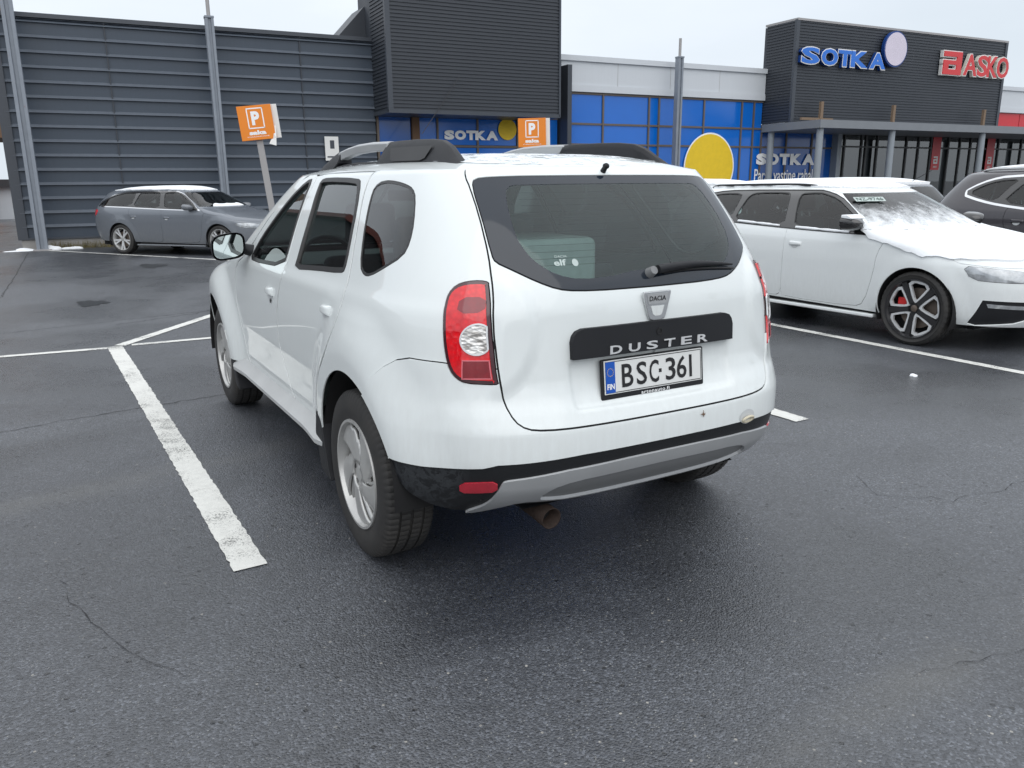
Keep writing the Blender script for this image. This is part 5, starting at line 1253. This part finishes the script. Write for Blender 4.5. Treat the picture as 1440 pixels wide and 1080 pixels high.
OCT = dict(DOORS, dlo=DLO, paint='white2', R=.332, Rr=.266, wheel='star', caliper=True, h=.03, winmat='glass', mir=(2.03, 1.055), mirmat='gloss_black', mirsnow=True, rails='plastic', sill='white2',
 fwin=[(1.27, .995), (1.20, 1.15), (1.14, 1.31), (1.20, 1.338), (1.42, 1.335), (1.62, 1.285), (1.82, 1.175), (2.02, 1.055), (2.19, .965), (1.8, .98)],
 rwin=[(.40, 1.035), (.42, 1.20), (.45, 1.31), (.55, 1.337), (.96, 1.34), (1.03, 1.31), (1.08, 1.18), (1.14, 1.005), (.7, 1.02)],
 qwin=[(-.50, 1.075), (-.38, 1.20), (-.20, 1.29), (.05, 1.325), (.33, 1.325), (.36, 1.25), (.34, 1.05), (0., 1.06)],
 headlamp=[(3.06, .745), (3.14, .63), (3.35, .612), (3.50, .61), (3.53, .66), (3.44, .70), (3.27, .73)],
 fog=[(3.235, .462), (3.12, .25), (3.17, .232), (3.39, .26), (3.51, .33), (3.51, .45)], foglamp=[(3.26, .430), (3.27, .398), (3.46, .385), (3.46, .415)],
 bonnet=[(2.20, .985), (2.30, .90), (2.51, .868), (2.79, .840), (3.05, .760), (3.3, .735), (3.45, .725)],
 beltsnow=(((.48, 1.028), (1.08, 1.000)), ((1.30, .992), (1.95, .972))), hf=(1.34, .835), hr=(.48, .845), snow=.016, hood_snow=True)
MATS['corner_dark'] = simple('dark_green_ink', (.05, .09, .08), .5)
MATS['gloss_black'] = simple('gloss_black', (.012, .012, .013), .12, coat=1)
OCAR = build_car('estate_car', 'white estate car with snowy bonnet and roof and a red caliper in its front wheel', (7.55, 7.07, 0), -math.pi/2, EST, OCT)
# its windscreen permit
q, n = surf(EST, EST.S3-.62*(EST.S3-(EST.S1+float(EST.XE(1.30))-EST.X0))+.80, 1.262, .012, -1)
ez = n; ey = Vector((0, 0, 1)); ey = (ey-ez*ey.dot(ez)).normalized(); ex = ey.cross(ez)
m = MB(); m.add([q+ex*a+ey*b_ for a, b_ in ((-.16, -.04), (.16, -.04), (.16, .04), (-.16, .04))], [(0, 1, 2, 3)]); pm_ = m.build('permit_card', 'grey_ink', OCAR, fix=False)
text_fit('permit_lettering', 'NZ-9746', 'corner_dark', OCAR, q, ex, ey, .28, .05, .003)
AUD = dict(DOORS, dlo=[(-.80, 1.045), (-.55, 1.17), (-.28, 1.285), (.05, 1.343)]+DLO[4:-2]+[(.6, 1.005), (0, 1.03)], paint='silver_blue', R=.325, Rr=.245, wheel='multi', h=.05, trim='chrome', mir=(1.98, 1.02), scale=1.0, dlow=.018, winmat='glass_dark', sill='silver_blue',
 fwin=OCT['fwin'], rwin=[(.38, 1.035), (.42, 1.20), (.45, 1.31), (.55, 1.337), (.96, 1.34), (1.03, 1.31), (1.08, 1.18), (1.14, 1.005), (.7, 1.02)],
 qwin=[(-.72, 1.06), (-.50, 1.17), (-.26, 1.27), (.05, 1.325), (.33, 1.325), (.35, 1.25), (.33, 1.04), (-.2, 1.05)],
 headlamp=[(3.06, .70), (3.14, .62), (3.35, .58), (3.50, .59), (3.50, .66), (3.35, .70)], bonnet=OCT['bonnet'], hf=(1.34, .80), hr=(.42, .82), snow=.014)
u = Vector((1.783, -2.165)); u.normalize()
hd = math.atan2(u.y, u.x); nl = Vector((-u.y, u.x))       # its right side faces the camera
p0 = Vector((1.52, 20.03))+nl*.90
aud = build_car('estate_car', 'grey metallic estate car with a snowy roof parked in front of the ribbed navy wall', (p0.x, p0.y, 0), hd, EST, AUD)
o_ = smooth_poly([(EST.S3-.75, 1.035), (EST.S3-.6, 1.09), (EST.S3-.3, 1.065), (EST.S3+.3, 1.09), (EST.S3+.3, 1.02), (EST.S3-.7, 1.02)], .03)
V2, out2 = cut_skin(EST, [('a', o_, 0)], EST.S3-.9, EST.S3, .98, 1.2, .03); a = panel_data(EST, V2, out2['a'], .015, .015, True); panel('snow_on_windscreen', joined(a, mirrored(a)), 'snow', aud)
# crossover
CUV = estate_shell(.97, 1.12, .12)
QQ = dict(DOORS, dlow=.026, dlo=[(-.36, 1.145), (-.16, 1.245), (.04, 1.30), (.32, 1.318), (.8, 1.333), (1.2, 1.333), (1.43, 1.328), (1.64, 1.28), (1.84, 1.177), (2.04, 1.055), (2.24, .955), (1.8, .965), (1.2, .975), (.6, .99), (.2, 1.03), (-.05, 1.07)], kx=.97, kz=1.12, paint='dark_brown', R=.34, Rr=.235, h=.04, trim='chrome', winmat='glass_dark', sill='plastic', rails='satin', hf=(1.34, .83), hr=(.46, .86), snow=.02, snow_in=.16,
 fwin=[(1.27, .985), (1.20, 1.15), (1.14, 1.29), (1.20, 1.318), (1.42, 1.315), (1.62, 1.27), (1.82, 1.165), (2.02, 1.05), (2.19, .965), (1.8, .98)],
 rwin=[(.20, 1.045), (.32, 1.20), (.42, 1.29), (.55, 1.317), (.96, 1.32), (1.03, 1.29), (1.08, 1.18), (1.14, .99), (.7, 1.0)],
 qwin=[(-.28, 1.15), (-.12, 1.235), (.06, 1.285), (.32, 1.30), (.22, 1.20), (.12, 1.06), (-.05, 1.085)])
for k_ in ('fdoor', 'rdoor'): QQ[k_] = [(x, min(z, 1.325)) for x, z in QQ[k_]]
build_car('crossover_car', 'dark crossover with a chrome window line behind the bonnet of the white estate', (11.0, 5.88, 0), -math.pi/2, CUV, QQ)
FAR = dict(paint='white2', h=.07, snow=.05, snow_in=.03, hf=(1.3, .8), hr=(.4, .8), winmat='glass_dark', R=.32, Rr=.22, fwin=OCT['fwin'], rwin=OCT['rwin'])
c1 = build_car('parked_car', 'snow-covered car with a roof aerial, seen between the white estate and the dark crossover', (14.6, 10.4, 0), math.pi/2, EST, dict(FAR, paint='silver_blue'))
m = MB(); m.tube([(-.55, .1, 1.42), (-.95, .12, 1.62)], .006, 6); m.build('aerial', 'plastic', c1)
build_car('parked_car', 'snowy white car roof peeping out behind the right shoulder of the white SUV', (11.9, 12.2, 0), math.pi/2, EST, FAR)
# ------------------------------------------------------------------ posts, signs, planting, far things
def post(label, s, n, zt, ztt, w=.20, lean=0):
    e = empty('lamp_post', FO+FD*s+FN*n, FA, label, 'lamp post', 'grey steel posts along the building')
    m = MB(); m.box((-w/2, -w/2, 0), (-w*.18, w/2, zt)); m.box((w*.18, -w/2, 0), (w/2, w/2, zt)); m.box((-w*.18, -w*.30, 0), (w*.18, w*.32, zt)); m.build('shaft', 'post_grey', e, bevel=.006)
    m = MB(); m.box((-w*.55, -w*.55, zt), (w*.55, w*.55, zt+.05)); m.build('cap', 'post_grey', e, bevel=.006)
    m = MB(); m.tube([(0, 0, zt), (0, 0, ztt)], .045, 14); m.build('mast', 'post_metal', e, smooth=True)
    m = MB(); m.box((-w*.8, -w*.8, 0), (w*.8, w*.8, .03)); m.build('foot_plate', 'post_metal', e)
    return e
post('grey steel post left of the grey estate car with a thin mast on top', .40, .62, 5.75, 8.5, .24)
post('grey steel post with red paint streaks behind the grey estate car', 4.66, .62, 5.45, 8.5, .20)
post('grey steel post in front of the blue panes between the two shop fronts', 19.12, .62, 5.35, 5.95, .20)
def psign(label, base, h, rz, lean, w_, yrot=0, torn=False):
    e = empty('parking_sign', base, rz, label, 'sign', 'orange parking signs'); e.rotation_euler = (R(0), lean, rz)
    m = MB(); m.box((-.045, -.03, 0), (.045, .03, h-w_*.5)); m.build('post', 'post_metal', e, bevel=.008)
    m = MB(); hw = w_/2; m.box((-hw, -.075, h-hw), (hw, -.035, h+hw)); bd = m.build('board', 'orange_sign', e, bevel=.004)
    m = MB(); t = .018*w_/.55; a, b_ = .24*w_, .30*w_; zc = h+.13*w_
    for x0, x1, z0, z1 in ((-a, a, zc+b_-t, zc+b_), (-a, a, zc-b_, zc-b_+t), (-a, -a+t, zc-b_, zc+b_), (a-t, a, zc-b_, zc+b_)): m.box((x0, -.0765, z0), (x1, -.074, z1))
    m.build('frame_line', 'white_ink', bd)
    text_fit('letter', 'P', 'white_ink', bd, (0, -.0755, zc), (1, 0, 0), (0, 0, 1), .24*w_, .40*w_, .0014, offset=.05)
    text_fit('lettering', 'saka', 'white_ink', bd, (0, -.0755, h-.285*w_), (1, 0, 0), (0, 0, 1), .50*w_, .13*w_, .0014, offset=.05)
    text_fit('lettering', 'PYSÄKÖINTIALUE', 'white_ink', bd, (0, -.0755, h-.40*w_), (1, 0, 0), (0, 0, 1), .64*w_, .035*w_, .0014, offset=.01)
    m = MB(); m.box((-hw*.80, -.03, h-hw*.98), (hw*1.12+.05, .02, h+hw*.99)); m.build('back_board', 'sign_white', e, bevel=.004)
    if torn: m = MB(); m.add([(hw*.75, -.034, h-.1*w_), (hw*1.12, -.03, h-.12*w_), (hw*1.02, -.10, h-.50*w_), (hw*.95, -.12, h-.72*w_), (hw*.55, -.09, h-.64*w_), (hw*.72, -.06, h-.5*w_)], [(0, 1, 2, 5), (2, 3, 4, 5)]); m.build('torn_film', 'sign_white', e, fix=False)
    return e
psign('orange parking sign with torn film on a leaning post', (3.03, 11.94, 0), 2.317, R(-16), R(-5.75), .46, torn=True)
psign('orange parking sign half hidden behind the roof of the white SUV', (8.60, 14.0, 0), 2.41, R(-29), R(-1), .54)
e = empty('wall_notice', FO+FD*7.66+FN*.08+Vector((0, 0, 2.53)), FA, 'small white notice board on the navy wall just above the SUV roof rail', 'notice')
m = MB(); m.box((-.19, -.03, -.42), (.19, 0, .22)); m.build('board', 'sign_white', e); m = MB(); m.box((-.05, -.034, -.10), (.07, -.029, .12)); m.box((-.14, -.034, -.34), (.14, -.029, -.30)); m.build('print', 'corner_flashing', e)
# dry grass along the plinth
rnd = random.Random(4); V = []; F = []
mt = NB('dry_grass'); mt_n = mt.noise(mt.coord(), 4, 3); MATS['dry_grass'] = mt.done(mt.bsdf(Base_Color=mt.mix(mt_n, (.08, .085, .035), (.22, .17, .085)), Roughness=.9))
for i in range(2600):
    s_ = rnd.uniform(.55, 8.8); n_ = abs(rnd.gauss(.12, .14))+.02; p = FO+FD*s_+FN*n_; h = rnd.uniform(.05, .24)*(1.1-min(n_, .8)); a = rnd.uniform(0, 6.28); w_ = .006; l = Vector((rnd.gauss(0, .25), rnd.gauss(0, .25), 1))*h
    d = Vector((math.cos(a), math.sin(a), 0))*w_; k = len(V); V += [p-d, p+d, p+l*.6+d*.6, p+l]; F.append((k, k+1, k+2, k+3))
tag(mesh_obj('grass', V, F, 'dry_grass'), 'strip of dry grass along the foot of the navy wall', 'grass', kind='stuff')
def lump(name, label, cat, c, r, hgt, mat, seed):
    rn = random.Random(seed); bm = bmesh.new(); bmesh.ops.create_icosphere(bm, subdivisions=3, radius=1)
    for v in bm.verts: k = 1+.25*math.sin(v.co.x*3+seed)+.2*math.sin(v.co.y*5+seed*2)+rn.uniform(-.05, .05); v.co = Vector((v.co.x*r[0]*k, v.co.y*r[1]*k, max(v.co.z, -.1)*hgt*k))
    me = bpy.data.meshes.new(name); bm.to_mesh(me); bm.free(); me.materials.append(MATS[mat]); me.polygons.foreach_set('use_smooth', [True]*len(me.polygons))
    o = bpy.data.objects.new(name, me); link(o); o.location = c; return tag(o, label, cat, 'snow lumps at the wall foot')
for k, (s_, n_, a, b_, h) in enumerate(((.05, .45, .20, .07, .05), (.62, .60, .14, .09, .10), (1.0, .50, .20, .08, .06), (-.1, .70, .30, .05, .03))):
    lump('snow_lump', ['lump of snow left of the first steel post', 'taller lump of snow right of the first steel post', 'flat lump of snow in the grass by the first steel post', 'thin strip of snow at the building corner'][k], 'snow', FO+FD*s_+FN*n_, (a, b_), h, 'snow', k+3)
o = lump('ice_chunk', 'small white lump of ice on the asphalt near the line beside the white estate car', 'ice', (5.62, 3.62, 0), (.035, .022), .015, 'snow', 9); del o['group']
# trees: tapered trunk, limbs, twigs
def tree(label, loc, h, seed, leafy=False, group=None):
    rn = random.Random(seed); e = empty('tree', loc, rn.uniform(0, 6), label, 'tree', group); m = MB(); tw = MB(); tips = []
    def grow(p, d, l, r, dep):
        pts = [p]; 
        for k in range(3): d = (d+Vector((rn.gauss(0, .12), rn.gauss(0, .12), rn.gauss(.04, .08)))).normalized(); pts.append(pts[-1]+d*l/3)
        (m if dep < 2 else tw).tube(pts, [r, r*.85, r*.7, r*.55], 6 if dep < 2 else 3, cap=False); tips.append(pts[-1])
        if dep < 4:
            for k in range(rn.choice((2, 3, 3)) if dep else 5):
                a = rn.uniform(0, 6.28); sp = rn.uniform(.45, .95); q = (d+Vector((math.cos(a)*sp, math.sin(a)*sp, rn.uniform(-.1, .25)))).normalized()
                grow(pts[rn.choice((1, 2, 3, 3))], q, l*rn.uniform(.55, .75), r*.52, dep+1)
    grow(Vector((0, 0, 0)), Vector((0, 0, 1)), h*.40, h*.018, 0)
    m.build('trunk', 'bark', e, smooth=True); cr = tw.build('crown', 'bark', e)
    if leafy:
        V = []; F = []
        for t in tips:
            for k in range(26):
                c = t+Vector((rn.gauss(0, .35), rn.gauss(0, .35), rn.gauss(0, .30))); a = Vector((rn.gauss(0, 1), rn.gauss(0, 1), rn.gauss(0, 1))).normalized()*.10; b_ = a.orthogonal().normalized()*.07; i = len(V); V += [c-a, c+b_, c+a, c-b_]; F.append((i, i+1, i+2, i+3))
        mesh_obj('foliage', V, F, 'needles', e)
    return e
MATS['needles'] = simple('dark_needles', (.030, .045, .022), .85, var=.4, vscale=3)
# behind and beside the camera: unseen halls added for glass and paint to reflect
def hall(name, label, c, size, mat, roofmat, rz=0, band=None):
    e = empty(name, c, rz, label, 'building'); x, y, z = size
    m = MB(); m.box((-x/2, -y/2, 0), (x/2, y/2, z)); m.build('wall', mat, e)
    m = MB(); m.box((-x/2-.3, -y/2-.3, z), (x/2+.3, y/2+.3, z+.35)); m.build('roof', roofmat, e)
    if band: m = MB(); m.box((-x/2-.05, -y/2-.05, z*.62), (x/2+.05, y/2+.05, z*.80)); m.build('fascia', band, e)
    for k in range(int(x/4)): m = MB(); xx = -x/2+2+k*4; m.box((xx-1.2, -y/2-.03, .6), (xx+1.2, y/2+.03, z*.5)); m.build('window', 'window_dark', e)
    return e
hall('unseen_hall', 'unseen dark hall with a brick red roof edge beyond the car park to the left, for reflections', (-24, 34, 0), (38, 12, 7.0), 'roof_dark', 'red_brown', 0)
hall('unseen_hall', 'unseen long low concrete hall across the car park to the left, added for reflections', (-44, 0, 0), (50, 12, 6), 'concrete', 'roof_dark', R(90))
hall('unseen_hall', 'unseen grey hall far behind the camera, added for reflections', (8, -60, 0), (60, 14, 5.5), 'roof_dark', 'roof_dark')
hall('grey_shed', 'low pale grey shed beyond the left corner of the navy building', (-4.9, 50, 0), (8, 8, 1.5), 'band_white', 'roof_dark')
tw_ = empty('brown_gateway', (-2.0, 60, 0), 0, 'brown building bridging the street, seen over and left of the navy wall', 'building')
m = MB(); m.box((-6, -3, 4.3), (2.0, 3, 14)); m.build('upper_floor', 'brown_wood', tw_); m = MB(); m.box((-6, -3, 0), (-3, 3, 4.3)); m.build('wall', 'concrete', tw_)
for k, (x, y, h, lf) in enumerate(((-9, 70, 9, 0), (-7.2, 95, 10, 0))): tree(['bare tree at the left edge beyond the building corner', 'bare tree far beyond the left building corner'][k], (x, y, 0), h, 20+k)
for k, (x, y, h, lf) in enumerate(((16, -22, 9, 1), (27, -18, 8, 1), (38, -20, 10, 0), (8, -30, 9, 0), (-20, -22, 8, 0), (46, -10, 9, 1))): tree(['dark leafy tree far behind the camera', 'leafy tree behind the camera on the right', 'bare tree behind the camera on the far right', 'bare tree straight behind the camera', 'bare tree behind the camera on the left', 'leafy tree at the right end of the car park'][k], (x, y, 0), h, 40+k, bool(lf))
lp = empty('street_sign', (-1.95, 44, 0), 0, 'orange round-topped advertising pillar beyond the left building corner', 'sign')
m = MB(); m.box((-.45, -.15, .9), (.45, .15, 2.1)); m.build('panel', 'orange_sign', lp, bevel=.05); m = MB(); m.tube([(0, 0, 0), (0, 0, .9)], .08, 10); m.build('post', 'post_metal', lp)

# a dried weed caught on the bumper and a cable on the tower
q, n = surf(SUV, .165, .628, .007, -1); M_ = SUVCAR.matrix_basis if hasattr(SUVCAR, 'matrix_basis') else None
bpy.context.view_layer.update(); wq = SUVCAR.matrix_world @ q; wn = (SUVCAR.matrix_world.to_3x3() @ n).normalized()
rn = random.Random(12); m = MB(); t1 = wn.cross(Vector((0, 0, 1))).normalized()
for k in range(6):
    a = rn.uniform(0, 6.28); d = t1*math.cos(a)+Vector((0, 0, 1))*math.sin(a); l = rn.uniform(.008, .016)
    m.tube([wq, wq+d*l*.5+wn*.004, wq+d*l+wn*.001], [.0018, .0014, .0008], 5)
tag(m.build('dried_weed', 'brown_wood'), 'tiny dried brown weed stuck on the white bumper of the SUV', 'weed')
a_ = FO+FD*9.83+FN*1.40+Vector((0, 0, 2.79)); b_ = FO+FD*10.98+FN*1.40+Vector((0, 0, 4.32))
m = MB(); m.tube([a_, (a_+b_)/2+Vector((0, 0, -.03)), b_], .009, 6); tag(m.build('cable', 'roof_dark'), 'thin slanting cable in front of the dark corrugated tower', 'cable')
